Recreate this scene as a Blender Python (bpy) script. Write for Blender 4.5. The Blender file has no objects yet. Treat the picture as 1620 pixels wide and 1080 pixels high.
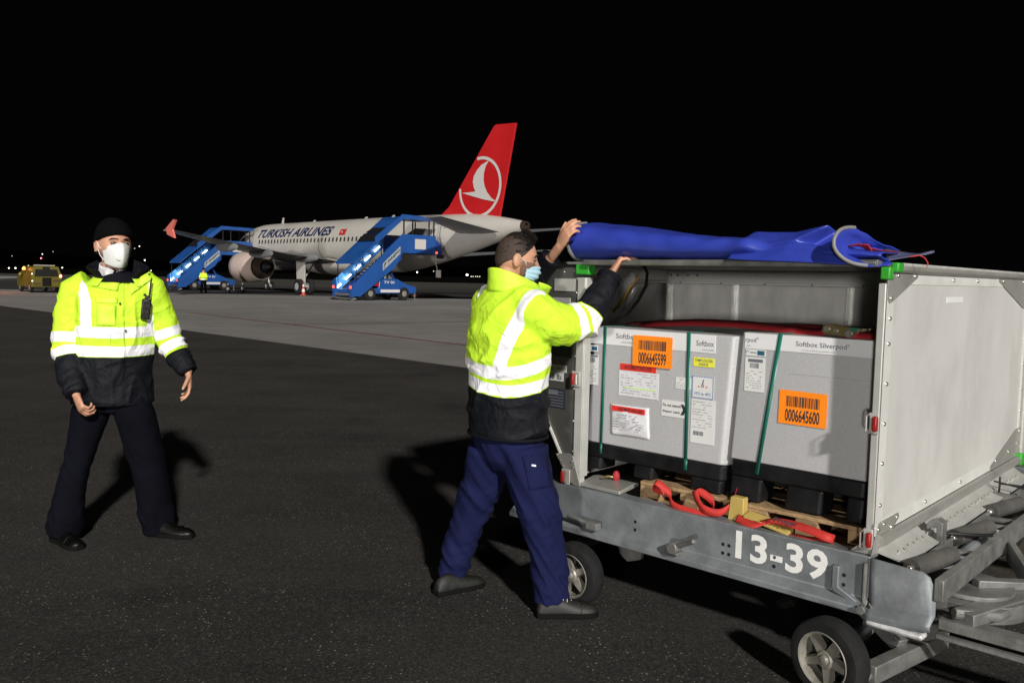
import bpy, bmesh, math, random
import numpy as np
from mathutils import Vector, Matrix, noise
R = math.radians
V = Vector
random.seed(7)
scene = bpy.context.scene
C = scene.collection
# ------------------------------------------------------------------ camera
H = 1.60
F_PX, ROLL, YC = 1330.0, R(1.2), 439.0
pitch = math.atan((540 - YC) * math.cos(ROLL) / F_PX)
fw = V((0, math.cos(pitch), -math.sin(pitch)))
rt0 = V((1, 0, 0)); up0 = rt0.cross(fw)
RT = rt0 * math.cos(ROLL) + up0 * math.sin(ROLL)
UP = -rt0 * math.sin(ROLL) + up0 * math.cos(ROLL)
cd = bpy.data.cameras.new('camera'); cam = bpy.data.objects.new('camera', cd); C.objects.link(cam)
m = Matrix((RT, UP, -fw)).transposed().to_4x4(); m.translation = (0, 0, H)
cam.matrix_world = m
cd.sensor_width = 36; cd.lens = 36 * F_PX / 1620; cd.clip_start = .05; cd.clip_end = 9000
scene.camera = cam
def W(x, y, Y):
    """world point at ground distance Y that stands at photo pixel (x, y)"""
    d = fw + RT * ((x - 810) / F_PX) + UP * ((540 - y) / F_PX)
    return V((0, 0, H)) + d * (Y / d.y)
# ------------------------------------------------------------------ light
SUN_AZ = V((-.30, .954, 0)).normalized()      # direction the light travels, on the ground
SUN_EL = R(27)
wd = bpy.data.worlds.new('World'); scene.world = wd; wd.use_nodes = True
nt = wd.node_tree; bg = nt.nodes['Background']
sky = nt.nodes.new('ShaderNodeTexSky'); sky.sky_type = 'NISHITA'; sky.sun_disc = False
sky.sun_elevation = R(-9); sky.sun_rotation = R(200); sky.altitude = 500
mx = nt.nodes.new('ShaderNodeMixRGB'); mx.blend_type = 'ADD'; mx.inputs[0].default_value = 1
mx.inputs[2].default_value = (.020, .020, .024, 1)
nt.links.new(sky.outputs[0], mx.inputs[1]); nt.links.new(mx.outputs[0], bg.inputs[0])
bg.inputs[1].default_value = .05
sd = bpy.data.lights.new('floodlight', 'SUN'); sd.energy = 4.2; sd.angle = R(2.8); sd.color = (1, .965, .90)
so = bpy.data.objects.new('floodlight', sd); C.objects.link(so)
ldir = (SUN_AZ * math.cos(SUN_EL) - V((0, 0, math.sin(SUN_EL)))).normalized()
so.rotation_euler = (-ldir).to_track_quat('Z', 'Y').to_euler()
# a second, weaker low sun, added to light the container's inside walls
s2d = bpy.data.lights.new('interior_fill_sun', 'SUN'); s2d.energy = 1.4; s2d.angle = R(4); s2d.color = (1, .96, .90)
s2o = bpy.data.objects.new('interior_fill_sun', s2d); C.objects.link(s2o)
l2 = V((.32, .94, -.032)).normalized(); s2o.rotation_euler = (-l2).to_track_quat('Z', 'Y').to_euler()
vs = scene.view_settings; vs.view_transform = 'Standard'; vs.look = 'None'; vs.exposure = 0; vs.gamma = 1
scene.cycles.max_bounces = 8

# ------------------------------------------------------------------ materials
MATS = {}
def mat(name, col, rough=.55, metal=0., var=0., vs_=6., bump=0., bs=60., emit=None, es=0., stretch=None, spec=.5, dirt=0., dcol=(.05, .045, .04), ds=3.):
    if name in MATS: return MATS[name]
    mm = bpy.data.materials.new(name); mm.use_nodes = True
    n = mm.node_tree.nodes; l = mm.node_tree.links; b = n['Principled BSDF']
    b.inputs['Base Color'].default_value = (*col, 1); b.inputs['Roughness'].default_value = rough
    b.inputs['Metallic'].default_value = metal; b.inputs['Specular IOR Level'].default_value = spec
    tc = n.new('ShaderNodeTexCoord'); src = tc.outputs['Object']
    if stretch:
        mp = n.new('ShaderNodeMapping'); mp.inputs['Scale'].default_value = stretch
        l.new(src, mp.inputs[0]); src = mp.outputs[0]
    last = None
    if var:
        t = n.new('ShaderNodeTexNoise'); t.inputs['Scale'].default_value = vs_; t.inputs['Detail'].default_value = 6
        l.new(src, t.inputs[0])
        mr = n.new('ShaderNodeMapRange'); mr.inputs[1].default_value = .3; mr.inputs[2].default_value = .7
        mr.inputs[3].default_value = 1 - var; mr.inputs[4].default_value = 1 + var
        l.new(t.outputs[0], mr.inputs[0])
        x = n.new('ShaderNodeVectorMath'); x.operation = 'SCALE'; x.inputs[0].default_value = col
        l.new(mr.outputs[0], x.inputs['Scale']); last = x.outputs[0]
        r2 = n.new('ShaderNodeMapRange'); r2.inputs[3].default_value = max(.05, rough - .12); r2.inputs[4].default_value = min(1, rough + .12)
        l.new(t.outputs[0], r2.inputs[0]); l.new(r2.outputs[0], b.inputs['Roughness'])
    if dirt:
        t = n.new('ShaderNodeTexNoise'); t.inputs['Scale'].default_value = ds; t.inputs['Detail'].default_value = 9; t.inputs['Roughness'].default_value = .68
        l.new(src, t.inputs[0])
        mr = n.new('ShaderNodeMapRange'); mr.inputs[1].default_value = .5; mr.inputs[2].default_value = .72; mr.inputs[4].default_value = dirt
        l.new(t.outputs[0], mr.inputs[0])
        mi = n.new('ShaderNodeMixRGB'); mi.inputs[1].default_value = (*col, 1); mi.inputs[2].default_value = (*dcol, 1)
        if last: l.new(last, mi.inputs[1])
        l.new(mr.outputs[0], mi.inputs[0]); last = mi.outputs[0]
    if last: l.new(last, b.inputs['Base Color'])
    if bump:
        t = n.new('ShaderNodeTexNoise'); t.inputs['Scale'].default_value = bs; t.inputs['Detail'].default_value = 5
        l.new(src, t.inputs[0])
        bn = n.new('ShaderNodeBump'); bn.inputs['Strength'].default_value = bump; bn.inputs['Distance'].default_value = .01
        l.new(t.outputs[0], bn.inputs['Height']); l.new(bn.outputs[0], b.inputs['Normal'])
    if emit:
        b.inputs['Emission Color'].default_value = (*emit, 1); b.inputs['Emission Strength'].default_value = es
    MATS[name] = mm
    return mm

ALU = mat('aluminium', (.36, .355, .335), .42, .45, var=.16, vs_=5, bump=.12, bs=30, dirt=.4, dcol=(.2, .19, .17), ds=2.5)
ALU_PANEL = mat('aluminium_panel', (.56, .555, .54), .5, .15, var=.05, vs_=2.2, stretch=(1.6, 1.6, 1), dirt=.5, dcol=(.40, .395, .375), ds=1.6, bump=.05, bs=25)
ALU_TRIM = mat('trim_metal', (.44, .44, .42), .45, .2, var=.08, vs_=9, dirt=.25, dcol=(.35, .34, .32), ds=8)
ALU_INNER = mat('inner_metal', (.43, .425, .41), .5, .12, var=.14, vs_=4, stretch=(3, 3, 1), dirt=.45, dcol=(.34, .335, .31), ds=5)
GALV = mat('galvanised', (.185, .20, .215), .55, .25, var=.22, vs_=9, bump=.15, bs=50, dirt=.45, dcol=(.09, .085, .08), ds=6)
GALV_L = mat('galvanised_worn', (.19, .19, .183), .48, .4, var=.25, vs_=12, bump=.2, bs=50, dirt=.5, dcol=(.12, .11, .09), ds=8)
RUBBER = mat('rubber', (.013, .013, .014), .85, spec=.2, var=.3, vs_=15, bump=.15, bs=80, dirt=.5, dcol=(.032, .030, .028), ds=7)
ROLLER = mat('roller_rubber', (.06, .058, .055), .75, var=.2, vs_=12, dirt=.4, dcol=(.12, .11, .09), ds=9)
RIM = mat('rim_metal', (.30, .285, .25), .45, .4, var=.2, vs_=20, dirt=.5, dcol=(.12, .1, .08), ds=12)
STEEL = mat('bolt_steel', (.62, .61, .58), .3, .85)
GREEN = mat('green_plastic', (.035, .33, .03), .4, var=.1)
REDP = mat('red_plastic', (.30, .012, .012), .35, var=.15, vs_=20)
CARTON = mat('silver_carton', (.47, .47, .485), .42, .15, var=.06, vs_=110, bump=.05, bs=20, dirt=.15, dcol=(.3, .3, .3), ds=3)
BAND = mat('white_band', (.70, .70, .72), .45, var=.03)
BLACKP = mat('black_plastic', (.008, .008, .009), .5, spec=.25, var=.4, vs_=9, bump=.3, bs=12)
WOOD = mat('pallet_wood', (.34, .22, .115), .75, var=.25, vs_=4, stretch=(14, 2, 14), bump=.2, bs=40, dirt=.4, dcol=(.12, .08, .045), ds=5)
YWOOD = mat('yellow_block', (.45, .33, .09), .7, var=.15, vs_=10, dirt=.3, dcol=(.3, .2, .06), ds=9)
GSTRAP = mat('green_strap', (.012, .13, .095), .35, var=.1)
REDW = mat('red_webbing', (.48, .026, .020), .7, var=.12, vs_=20, bump=.2, bs=250)
REDD = mat('dark_red_webbing', (.30, .012, .018), .65, var=.12, vs_=14, bump=.2, bs=200)
PAPER = mat('paper', (.66, .66, .66), .5, var=.03, vs_=9)
GLOSSP = mat('plastic_sleeve', (.66, .66, .70), .18, var=.04, vs_=9, bump=.5, bs=14)
INK = mat('ink', (.03, .03, .035), .6)
INKG = mat('faint_ink', (.30, .30, .31), .6)
INKN = mat('grey_ink', (.13, .14, .17), .6)
ORANGE = mat('orange_label', (1.0, .26, .01), .45)
REDL = mat('red_label', (.70, .03, .02), .4)
YELL = mat('yellow_label', (.78, .76, .05), .5)
BLUEI = mat('blue_ink', (.04, .13, .42), .5)
TEALI = mat('teal_print', (.02, .10, .17), .4)
LIME = mat('lime_ink', (.55, .85, .2), .5)
TARP = mat('blue_tarpaulin', (.027, .047, .35), .38, var=.14, vs_=5, bump=.35, bs=9, dirt=.18, dcol=(.05, .06, .3), ds=6)
HEM = mat('grey_hem', (.19, .188, .195), .55, var=.1, vs_=30)
WHITEP = mat('white_lettering', (.75, .75, .74), .5, var=.08, vs_=30, dirt=.15, dcol=(.3, .3, .3), ds=30)
BRASS = mat('zinc_yellow', (.30, .25, .11), .35, .7, var=.2, vs_=25)
RUB2 = mat('black_cord', (.004, .004, .0045), .7, spec=.1)
BAGP = mat('clear_bag', (.55, .57, .58), .15, spec=.8)
_b = BAGP.node_tree.nodes['Principled BSDF']; _b.inputs['Alpha'].default_value = .28
YSTRAP = mat('ochre_strap', (.42, .24, .03), .6, var=.15, vs_=20)

# ------------------------------------------------------------------ mesh helpers
class MB:
    def __init__(s, F=None): s.v = []; s.f = []; s.mi = []; s.F = F; s.cur = 0
    def add(s, vs, fs, F='d'):
        f = s.F if F == 'd' else F
        o = len(s.v)
        s.v += [tuple(f(*p)) if f else tuple(p) for p in vs]
        s.f += [tuple(i + o for i in q) for q in fs]; s.mi += [s.cur] * len(fs)
    def box(s, x0, x1, y0, y1, z0, z1, F='d'):
        vs = [(x, y, z) for z in (z0, z1) for y in (y0, y1) for x in (x0, x1)]
        s.add(vs, [(0, 2, 3, 1), (4, 5, 7, 6), (0, 1, 5, 4), (2, 6, 7, 3), (0, 4, 6, 2), (1, 3, 7, 5)], F); return s
    def prism(s, poly, d0, d1, F='d', axis=1):
        """poly of 2-D points extruded between d0 and d1 along axis (0 x,1 y,2 z)"""
        def mk(p, d): return (d, p[0], p[1]) if axis == 0 else (p[0], d, p[1]) if axis == 1 else (p[0], p[1], d)
        n = len(poly)
        s.add([mk(p, d0) for p in poly] + [mk(p, d1) for p in poly],
              [tuple(range(n))[::-1], tuple(range(n, 2 * n))] + [(i, (i + 1) % n, n + (i + 1) % n, n + i) for i in range(n)], F); return s
    def beam(s, p, q, w, h, up=(0, 0, 1), F='d'):
        f = s.F if F == 'd' else F
        p = V(f(*p)) if f else V(p); q = V(f(*q)) if f else V(q)
        t = (q - p).normalized(); sd_ = t.cross(V(up)); 
        if sd_.length < 1e-5: sd_ = t.cross(V((1, 0, 0)))
        sd_.normalize(); u = sd_.cross(t)
        vs = [e + sd_ * a * w / 2 + u * b * h / 2 for e in (p, q) for a, b in ((-1, -1), (1, -1), (1, 1), (-1, 1))]
        s.add(vs, [(0, 1, 2, 3)[::-1], (4, 5, 6, 7), (0, 4, 5, 1)[::-1], (1, 5, 6, 2)[::-1], (2, 6, 7, 3)[::-1], (3, 7, 4, 0)[::-1]], None); return s
    def tube(s, pts, r, n=10, F='d', caps=True, flat=None, upv=None):
        f = s.F if F == 'd' else F
        P = [V(f(*p)) if f else V(p) for p in pts]
        rr = r if isinstance(r, (list, tuple)) else [r] * len(P)
        vs, fs = [], []; ref = V(upv) if upv else None
        for i, p in enumerate(P):
            t = (P[min(i + 1, len(P) - 1)] - P[max(i - 1, 0)]).normalized()
            if ref is None:
                ref = V((0, 0, 1)) if abs(t.z) < .9 else V((1, 0, 0))
            a = ref - t * ref.dot(t)
            if a.length < 1e-6: a = t.orthogonal()
            a.normalize(); ref = a if not upv else V(upv); b = t.cross(a)
            for k in range(n):
                c_, s_ = math.cos(2 * math.pi * k / n), math.sin(2 * math.pi * k / n)
                vs.append(p + a * c_ * rr[i] * (flat or 1) + b * s_ * rr[i])
        for i in range(len(P) - 1):
            for k in range(n):
                fs.append((i * n + k, i * n + (k + 1) % n, (i + 1) * n + (k + 1) % n, (i + 1) * n + k))
        if caps: fs += [tuple(range(n))[::-1], tuple(range((len(P) - 1) * n, len(P) * n))]
        s.add(vs, fs, None); return s
    def loft(s, pts, rad, side, n=24, cap=.5):
        """closed limb: rings perpendicular to the path, radii (along side, across); rounded ends"""
        P = [V(p) for p in pts]; rad = [(r, r) if not isinstance(r, (tuple, list)) else r for r in rad]
        T = [(P[min(i + 1, len(P) - 1)] - P[max(i - 1, 0)]).normalized() for i in range(len(P))]
        PP, RR, TT = [], [], []
        if cap:
            for k, e in ((.35, .85), (.8, .5)):
                pass
            m0 = max(rad[0]); PP += [P[0] - T[0] * m0 * cap, P[0] - T[0] * m0 * cap * .7]; RR += [(rad[0][0] * .25, rad[0][1] * .25), (rad[0][0] * .7, rad[0][1] * .7)]; TT += [T[0]] * 2
        PP += P; RR += rad; TT += T
        if cap:
            m1 = max(rad[-1]); PP += [P[-1] + T[-1] * m1 * cap * .7, P[-1] + T[-1] * m1 * cap]; RR += [(rad[-1][0] * .7, rad[-1][1] * .7), (rad[-1][0] * .25, rad[-1][1] * .25)]; TT += [T[-1]] * 2
        vs, fs = [], []
        for p, r, t in zip(PP, RR, TT):
            a = V(side) - t * V(side).dot(t)
            if a.length < 1e-4: a = t.orthogonal()
            a.normalize(); b = t.cross(a)
            for k in range(n):
                vs.append(p + a * math.cos(2 * math.pi * k / n) * r[0] + b * math.sin(2 * math.pi * k / n) * r[1])
        N = len(PP)
        for i in range(N - 1):
            for k in range(n):
                fs.append((i * n + k, i * n + (k + 1) % n, (i + 1) * n + (k + 1) % n, (i + 1) * n + k))
        fs += [tuple(range(n))[::-1], tuple(range((N - 1) * n, N * n))]
        s.add(vs, fs, None); return s
    def sphere(s, c, r, n=12, m_=8, F='d', rot=None):
        f = s.F if F == 'd' else F
        r = r if isinstance(r, (tuple, list)) else (r, r, r); c = V(f(*c)) if f else V(c)
        vs, fs = [], []
        for i in range(m_ + 1):
            th = math.pi * i / m_
            for k in range(n):
                ph = 2 * math.pi * k / n
                p = V((r[0] * math.sin(th) * math.cos(ph), r[1] * math.sin(th) * math.sin(ph), r[2] * math.cos(th)))
                if rot: p = rot @ p
                vs.append(c + p)
        for i in range(m_):
            for k in range(n):
                q = (i * n + k, (i + 1) * n + k, (i + 1) * n + (k + 1) % n, i * n + (k + 1) % n); fs.append(q)
        s.add(vs, fs, None); return s
    def revolve(s, c, ax, prof, n=32, F='d', close=False):
        """prof: list of (distance along axis, radius)"""
        f = s.F if F == 'd' else F
        c = V(f(*c)) if f else V(c); ax = V(ax).normalized(); a = ax.orthogonal().normalized(); b = ax.cross(a)
        vs, fs = [], []; N = len(prof)
        for d, r in prof:
            for k in range(n):
                vs.append(c + ax * d + (a * math.cos(2 * math.pi * k / n) + b * math.sin(2 * math.pi * k / n)) * r)
        for i in range(N if close else N - 1):
            j = (i + 1) % N
            for k in range(n): fs.append((i * n + k, i * n + (k + 1) % n, j * n + (k + 1) % n, j * n + k))
        if not close:
            fs += [tuple(range(n))[::-1], tuple(range((N - 1) * n, N * n))]
        s.add(vs, fs, None); return s
    def grid(s, fn, nu, nv, F=None):
        vs = [fn(i / nu, j / nv) for i in range(nu + 1) for j in range(nv + 1)]
        s.add(vs, [(i * (nv + 1) + j, (i + 1) * (nv + 1) + j, (i + 1) * (nv + 1) + j + 1, i * (nv + 1) + j + 1) for i in range(nu) for j in range(nv)], F); return s
    def build(s, name, mts, parent=None, bevel=0, smooth=35, solid=0, seg=2, fixn=True):
        me = bpy.data.meshes.new(name); 
        off = parent_world(parent) if parent else V((0, 0, 0))
        me.from_pydata([V(p) - off for p in s.v], [], s.f); me.update()
        mts = mts if isinstance(mts, (list, tuple)) else [mts]
        for q in mts: me.materials.append(q)
        if len(mts) > 1: me.polygons.foreach_set('material_index', s.mi)
        if fixn:
            bm = bmesh.new(); bm.from_mesh(me); bmesh.ops.recalc_face_normals(bm, faces=bm.faces); bm.to_mesh(me); bm.free()
        if smooth:
            me.polygons.foreach_set('use_smooth', [True] * len(me.polygons)); me.set_sharp_from_angle(angle=R(smooth))
        o = bpy.data.objects.new(name, me); C.objects.link(o)
        if parent: o.parent = parent
        if solid:
            md = o.modifiers.new('solid', 'SOLIDIFY'); md.thickness = solid; md.offset = 0
        if bevel:
            md = o.modifiers.new('bevel', 'BEVEL'); md.width = bevel; md.segments = seg; md.limit_method = 'ANGLE'; md.angle_limit = R(40)
        return o
def parent_world(p):
    t = V((0, 0, 0))
    while p is not None: t += p.location; p = p.parent
    return t
def tag(o, label=None, cat=None, group=None, kind=None):
    if label: o['label'] = label
    if cat: o['category'] = cat
    if group: o['group'] = group
    if kind: o['kind'] = kind
    return o
def thing(name, label, cat, loc=(0, 0, 0), group=None):
    o = bpy.data.objects.new(name, None); o.empty_display_size = .1; C.objects.link(o); o.location = loc
    return tag(o, label, cat, group)
def copy_tree(o, delta, parent=None):
    c = o.copy(); C.objects.link(c)
    if parent: c.parent = parent
    else: c.location = o.location + V(delta)
    for ch in [x for x in C.objects if x.parent == o]: copy_tree(ch, delta, c)
    return c
def text_mesh(txt, bold=0., spacing=1.):
    cu = bpy.data.curves.new('t', 'FONT'); cu.body = txt; cu.size = 1; cu.offset = bold; cu.resolution_u = 3; cu.space_character = spacing
    o = bpy.data.objects.new('t', cu); C.objects.link(o)
    dg = bpy.context.evaluated_depsgraph_get(); me = bpy.data.meshes.new_from_object(o.evaluated_get(dg))
    bpy.data.objects.remove(o); bpy.data.curves.remove(cu)
    return me
def text(mb, txt, x0, x1, y0, y1, F, d=.0015, bold=0., cuts=0, spacing=1., slant=0.):
    """writing fitted into the box x0..x1, y0..y1 of the surface F(x, y, out)"""
    me = text_mesh(txt, bold, spacing)
    bm = bmesh.new(); bm.from_mesh(me); bpy.data.meshes.remove(me)
    xs = [v.co.x for v in bm.verts]; ys = [v.co.y for v in bm.verts]
    a, b, c, e = min(xs), max(xs), min(ys), max(ys)
    for k in range(1, cuts):
        bmesh.ops.bisect_plane(bm, geom=bm.verts[:] + bm.edges[:] + bm.faces[:], plane_co=(0, c + (e - c) * k / cuts, 0), plane_no=(0, 1, 0))
    bm.verts.index_update()
    vs = []
    for v in bm.verts:
        t = (v.co.y - c) / (e - c)
        vs.append((x0 + (v.co.x - a) / (b - a) * (x1 - x0) + slant * t, y0 + t * (y1 - y0), d))
    mb.add(vs, [tuple(v.index for v in f.verts) for f in bm.faces], F); bm.free()
def rect(mb, x0, x1, y0, y1, F, d=.001):
    mb.add([(x0, y0, d), (x1, y0, d), (x1, y1, d), (x0, y1, d)], [(0, 1, 2, 3)], F)
def slab(mb, x0, x1, y0, y1, F, d0=0., d1=.002):
    vs = [(x, y, d) for d in (d0, d1) for x, y in ((x0, y0), (x1, y0), (x1, y1), (x0, y1))]
    mb.add(vs, [(0, 3, 2, 1), (4, 5, 6, 7), (0, 1, 5, 4), (1, 2, 6, 5), (2, 3, 7, 6), (3, 0, 4, 7)], F)
def nz(p, s=1.): return noise.noise(V(p) * s)

# ================================================================== SETTING
def ground_mats():
    g = bpy.data.materials.new('asphalt'); g.use_nodes = True; n = g.node_tree.nodes; l = g.node_tree.links; b = n['Principled BSDF']
    tc = n.new('ShaderNodeTexCoord')
    def ns(sc, det=4, ro=.55, vec=None):
        t = n.new('ShaderNodeTexNoise'); t.inputs['Scale'].default_value = sc; t.inputs['Detail'].default_value = det; t.inputs['Roughness'].default_value = ro
        l.new(vec or tc.outputs['Object'], t.inputs[0]); return t.outputs[0]
    def mr(src, a, b_, c_, d_):
        t = n.new('ShaderNodeMapRange'); t.inputs[1].default_value = a; t.inputs[2].default_value = b_; t.inputs[3].default_value = c_; t.inputs[4].default_value = d_
        l.new(src, t.inputs[0]); return t.outputs[0]
    def mix(f, a, b_):
        t = n.new('ShaderNodeMixRGB'); l.new(f, t.inputs[0])
        for k, q in ((1, a), (2, b_)):
            if isinstance(q, tuple): t.inputs[k].default_value = (*q, 1)
            else: l.new(q, t.inputs[k])
        return t.outputs[0]
    base = mix(mr(ns(.55, 7, .6), .35, .65, 0, 1), (.0150, .0142, .0140), (.0360, .0338, .0328))
    mps = n.new('ShaderNodeMapping'); mps.inputs['Rotation'].default_value = (0, 0, R(44.5)); mps.inputs['Scale'].default_value = (.12, 2.2, 1); l.new(tc.outputs['Object'], mps.inputs[0])
    base = mix(mr(ns(1., 6, .6, mps.outputs[0]), .42, .68, 0, .7), base, (.034, .032, .029))
    base = mix(mr(ns(75, 5, .75), .48, .72, 0, 1), base, (.075, .069, .065))
    base = mix(mr(ns(28, 6, .8), .30, .5, .55, 0), base, (.006, .0055, .005))
    vo = n.new('ShaderNodeTexVoronoi'); vo.inputs['Scale'].default_value = 55; l.new(tc.outputs['Object'], vo.inputs[0])
    sp = mr(vo.outputs['Distance'], .16, .30, 1, 0)
    pick = n.new('ShaderNodeSeparateColor'); l.new(vo.outputs['Color'], pick.inputs[0])
    mm_ = n.new('ShaderNodeMath'); mm_.operation = 'MULTIPLY'; l.new(sp, mm_.inputs[0]); l.new(mr(pick.outputs[0], .72, .9, 0, 1), mm_.inputs[1])
    m3 = n.new('ShaderNodeMath'); m3.operation = 'MULTIPLY'; l.new(mm_.outputs[0], m3.inputs[0]); l.new(mr(ns(1.6, 3), .42, .62, .25, 1), m3.inputs[1])
    base = mix(mr(ns(.9, 5, .65), .55, .72, 0, .55), base, (.008, .0072, .0068))
    base = mix(m3.outputs[0], base, (.30, .28, .26))
    vo2 = n.new('ShaderNodeTexVoronoi'); vo2.inputs['Scale'].default_value = 120; l.new(tc.outputs['Object'], vo2.inputs[0])
    pk2 = n.new('ShaderNodeSeparateColor'); l.new(vo2.outputs['Color'], pk2.inputs[0])
    m4 = n.new('ShaderNodeMath'); m4.operation = 'MULTIPLY'; l.new(mr(vo2.outputs['Distance'], .25, .45, 1, 0), m4.inputs[0]); l.new(mr(pk2.outputs[1], .6, .95, 0, .8), m4.inputs[1])
    base = mix(m4.outputs[0], base, (.10, .09, .08))
    # sandy dirt behind the dolly's drawbar
    sx = n.new('ShaderNodeSeparateXYZ'); l.new(tc.outputs['Object'], sx.inputs[0])
    sand = n.new('ShaderNodeMath'); sand.operation = 'MULTIPLY'; l.new(mr(sx.outputs[0], 2.4, 4.2, 0, 1), sand.inputs[0]); l.new(mr(ns(3, 8, .7), .38, .62, .15, 1), sand.inputs[1])
    base = mix(sand.outputs[0], base, (.17, .135, .095))
    l.new(base, b.inputs['Base Color']); b.inputs['Roughness'].default_value = .9; b.inputs['Specular IOR Level'].default_value = .15
    bn = n.new('ShaderNodeBump'); bn.inputs['Strength'].default_value = .5; bn.inputs['Distance'].default_value = .006
    l.new(ns(90, 5, .7), bn.inputs['Height']); l.new(bn.outputs[0], b.inputs['Normal'])
    c = bpy.data.materials.new('concrete'); c.use_nodes = True; n = c.node_tree.nodes; l = c.node_tree.links; b = n['Principled BSDF']
    tc = n.new('ShaderNodeTexCoord'); mp = n.new('ShaderNodeMapping'); mp.inputs['Rotation'].default_value = (0, 0, R(44.5)); l.new(tc.outputs['Object'], mp.inputs[0])
    base = mix(mr(ns(.16, 8, .62), .35, .65, 0, 1), (.16, .152, .146), (.235, .225, .215))
    base = mix(mr(ns(.9, 8, .7, mp.outputs[0]), .45, .7, 0, .5), base, (.11, .10, .093))
    br = n.new('ShaderNodeTexBrick'); br.offset = 0; br.inputs['Scale'].default_value = 1; br.inputs['Brick Width'].default_value = 7.5; br.inputs['Row Height'].default_value = 7.5
    br.inputs['Mortar Size'].default_value = .035; br.inputs['Mortar Smooth'].default_value = .3
    br.inputs['Color1'].default_value = (0, 0, 0, 1); br.inputs['Color2'].default_value = (0, 0, 0, 1); br.inputs['Mortar'].default_value = (1, 1, 1, 1)
    l.new(mp.outputs[0], br.inputs[0]); mj = n.new('ShaderNodeMath'); mj.operation = 'MULTIPLY'; mj.inputs[1].default_value = .6; l.new(br.outputs[0], mj.inputs[0])
    base = mix(mj.outputs[0], base, (.06, .055, .052))
    l.new(base, b.inputs['Base Color']); b.inputs['Roughness'].default_value = .8
    return g, c
ASPH, CONC = ground_mats()
GRASS = mat('dark_grass', (.022, .022, .015), .9, var=.35, vs_=.05)
DASPH = mat('taxiway_asphalt', (.007, .0065, .006), .85, var=.2, vs_=.1)
def sheet(name, pts, z, mt, kind='structure'):
    mb = MB(); mb.add([(x, y, z) for x, y in pts], [tuple(range(len(pts)))]); o = mb.build(name, mt, smooth=0, fixn=False); o['kind'] = kind
    if o.data.polygons[0].normal.z < 0: o.data.flip_normals()
    return o
sheet('ground', [(-4000, -60), (4000, -60), (4000, 4000), (-4000, 4000)], -.016, GRASS)
sheet('taxiway', [(-400, 50), (400, 50), (400, 101), (-400, 101)], -.012, DASPH)
# concrete apron: its near edge runs along the line seen in the photograph
ep = V((-22.6, 36.2)); ed = V((.713, -.70)).normalized()
p1 = ep - ed * 34.85; p2 = ep + ed * 75
sheet('apron_concrete', [(p1.x, 60.6), (p2.x, p2.y), (120, p2.y), (120, 60.6)], -.008, CONC)
sheet('apron_asphalt', [(p1.x, 60.6), (-140, 60.6), (-140, -50), (p2.x, -50), (p2.x, p2.y)], -.004, ASPH)
sheet('far_field', [(-4000, 210), (4000, 210), (4000, 4000), (-4000, 4000)], -.006, mat('far_grass', (.004, .004, .0035), 1., spec=0))
FARC = mat('far_concrete', (.24, .235, .225), .8, var=.1, vs_=.05)
sheet('far_apron', [(-190, 92), (-62, 92), (-82, 150), (-240, 150)], -.0085, FARC)
def stripe(name, a, b, w, mt, z=.0):
    a, b = V(a), V(b); t = (b - a).normalized(); s = V((-t.y, t.x)) * w / 2
    return sheet(name, [tuple(a - s), tuple(b - s), tuple(b + s), tuple(a + s)], z, mt)
REDLINE = mat('red_line_paint', (.16, .03, .025), .7, dirt=.7, dcol=(.11, .10, .095), ds=2.5)
YLINE = mat('yellow_line_paint', (.13, .085, .03), .7, dirt=.7, dcol=(.11, .10, .095), ds=2.5)
WLINE = mat('white_line_paint', (.24, .23, .22), .7, dirt=.6, dcol=(.12, .11, .10), ds=3)
def gz(x, y, z=0.):
    d = fw + RT * ((x - 810) / F_PX) + UP * ((540 - y) / F_PX); t = (z - H) / d.z; p = V((0, 0, H)) + d * t; return V((p.x, p.y))
stripe('red_line', gz(300, 494), gz(1300, 612), .12, REDLINE, -.004)
stripe('yellow_line', gz(452, 513), gz(900, 506), .14, YLINE, -.0035)
stripe('white_line', gz(308, 517), gz(345, 516), .14, WLINE, -.003)
# dark hills far behind
HILL = mat('night_hill', (.0004, .00045, .0005), 1., spec=0)
mb = MB()
def hill(u, v):
    a = R(-50 + 100 * u); r = 2400 + 900 * v
    h = (38 + 60 * (noise.noise(V((u * 6, 3, 0))) + .5)) * math.sin(v * math.pi / 2) * (1.2 - .9 * u)
    return (math.sin(a) * r, math.cos(a) * r, h - 4)
mb.grid(hill, 80, 6); mb.build('hills', HILL)['kind'] = 'structure'

# far lamps: small lantern heads on thin poles
LAMPM = {}
def far_lamp(x, y, col, size, D, label, strength=9., kindname='distant_lamp'):
    key = (col, strength)
    if key not in LAMPM: LAMPM[key] = mat('lamp_glow_%d' % len(LAMPM), (.5, .5, .5), .5, emit=col, es=strength * .6)
    p = W(x, y, D); r = size * .8 * D / F_PX / 2
    t = thing(kindname, label, 'lamp', (p.x, p.y, min(0, p.z - 1)), 'distant lamps on the dark horizon')
    a = MB(); a.sphere(p, r, 8, 6); a.build('lamp_head', LAMPM[key], t)
    a = MB(); a.beam((p.x, p.y, 0 if p.z > 1 else p.z - 1), (p.x, p.y, p.z - r * .8), r * .25, r * .25); a.build('pole', HILL, t)
WH, RD, OG = (1, .95, .85), (1, .05, .12), (1, .5, .2)
far_lamp(14, 424, (1, .75, .6), 2.6, 300, 'first warm lamp from the left edge in the row left of the yellow van')
far_lamp(24.5, 424, (1, .8, .7), 2.8, 300, 'second warm lamp from the left edge in the row left of the yellow van')
far_lamp(36, 424.5, (1, .5, .4), 2.4, 300, 'third reddish lamp in the row left of the yellow van')
far_lamp(47, 424.5, (1, .4, .4), 2.2, 300, 'fourth pinkish lamp in the row, just beside the yellow van')
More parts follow.
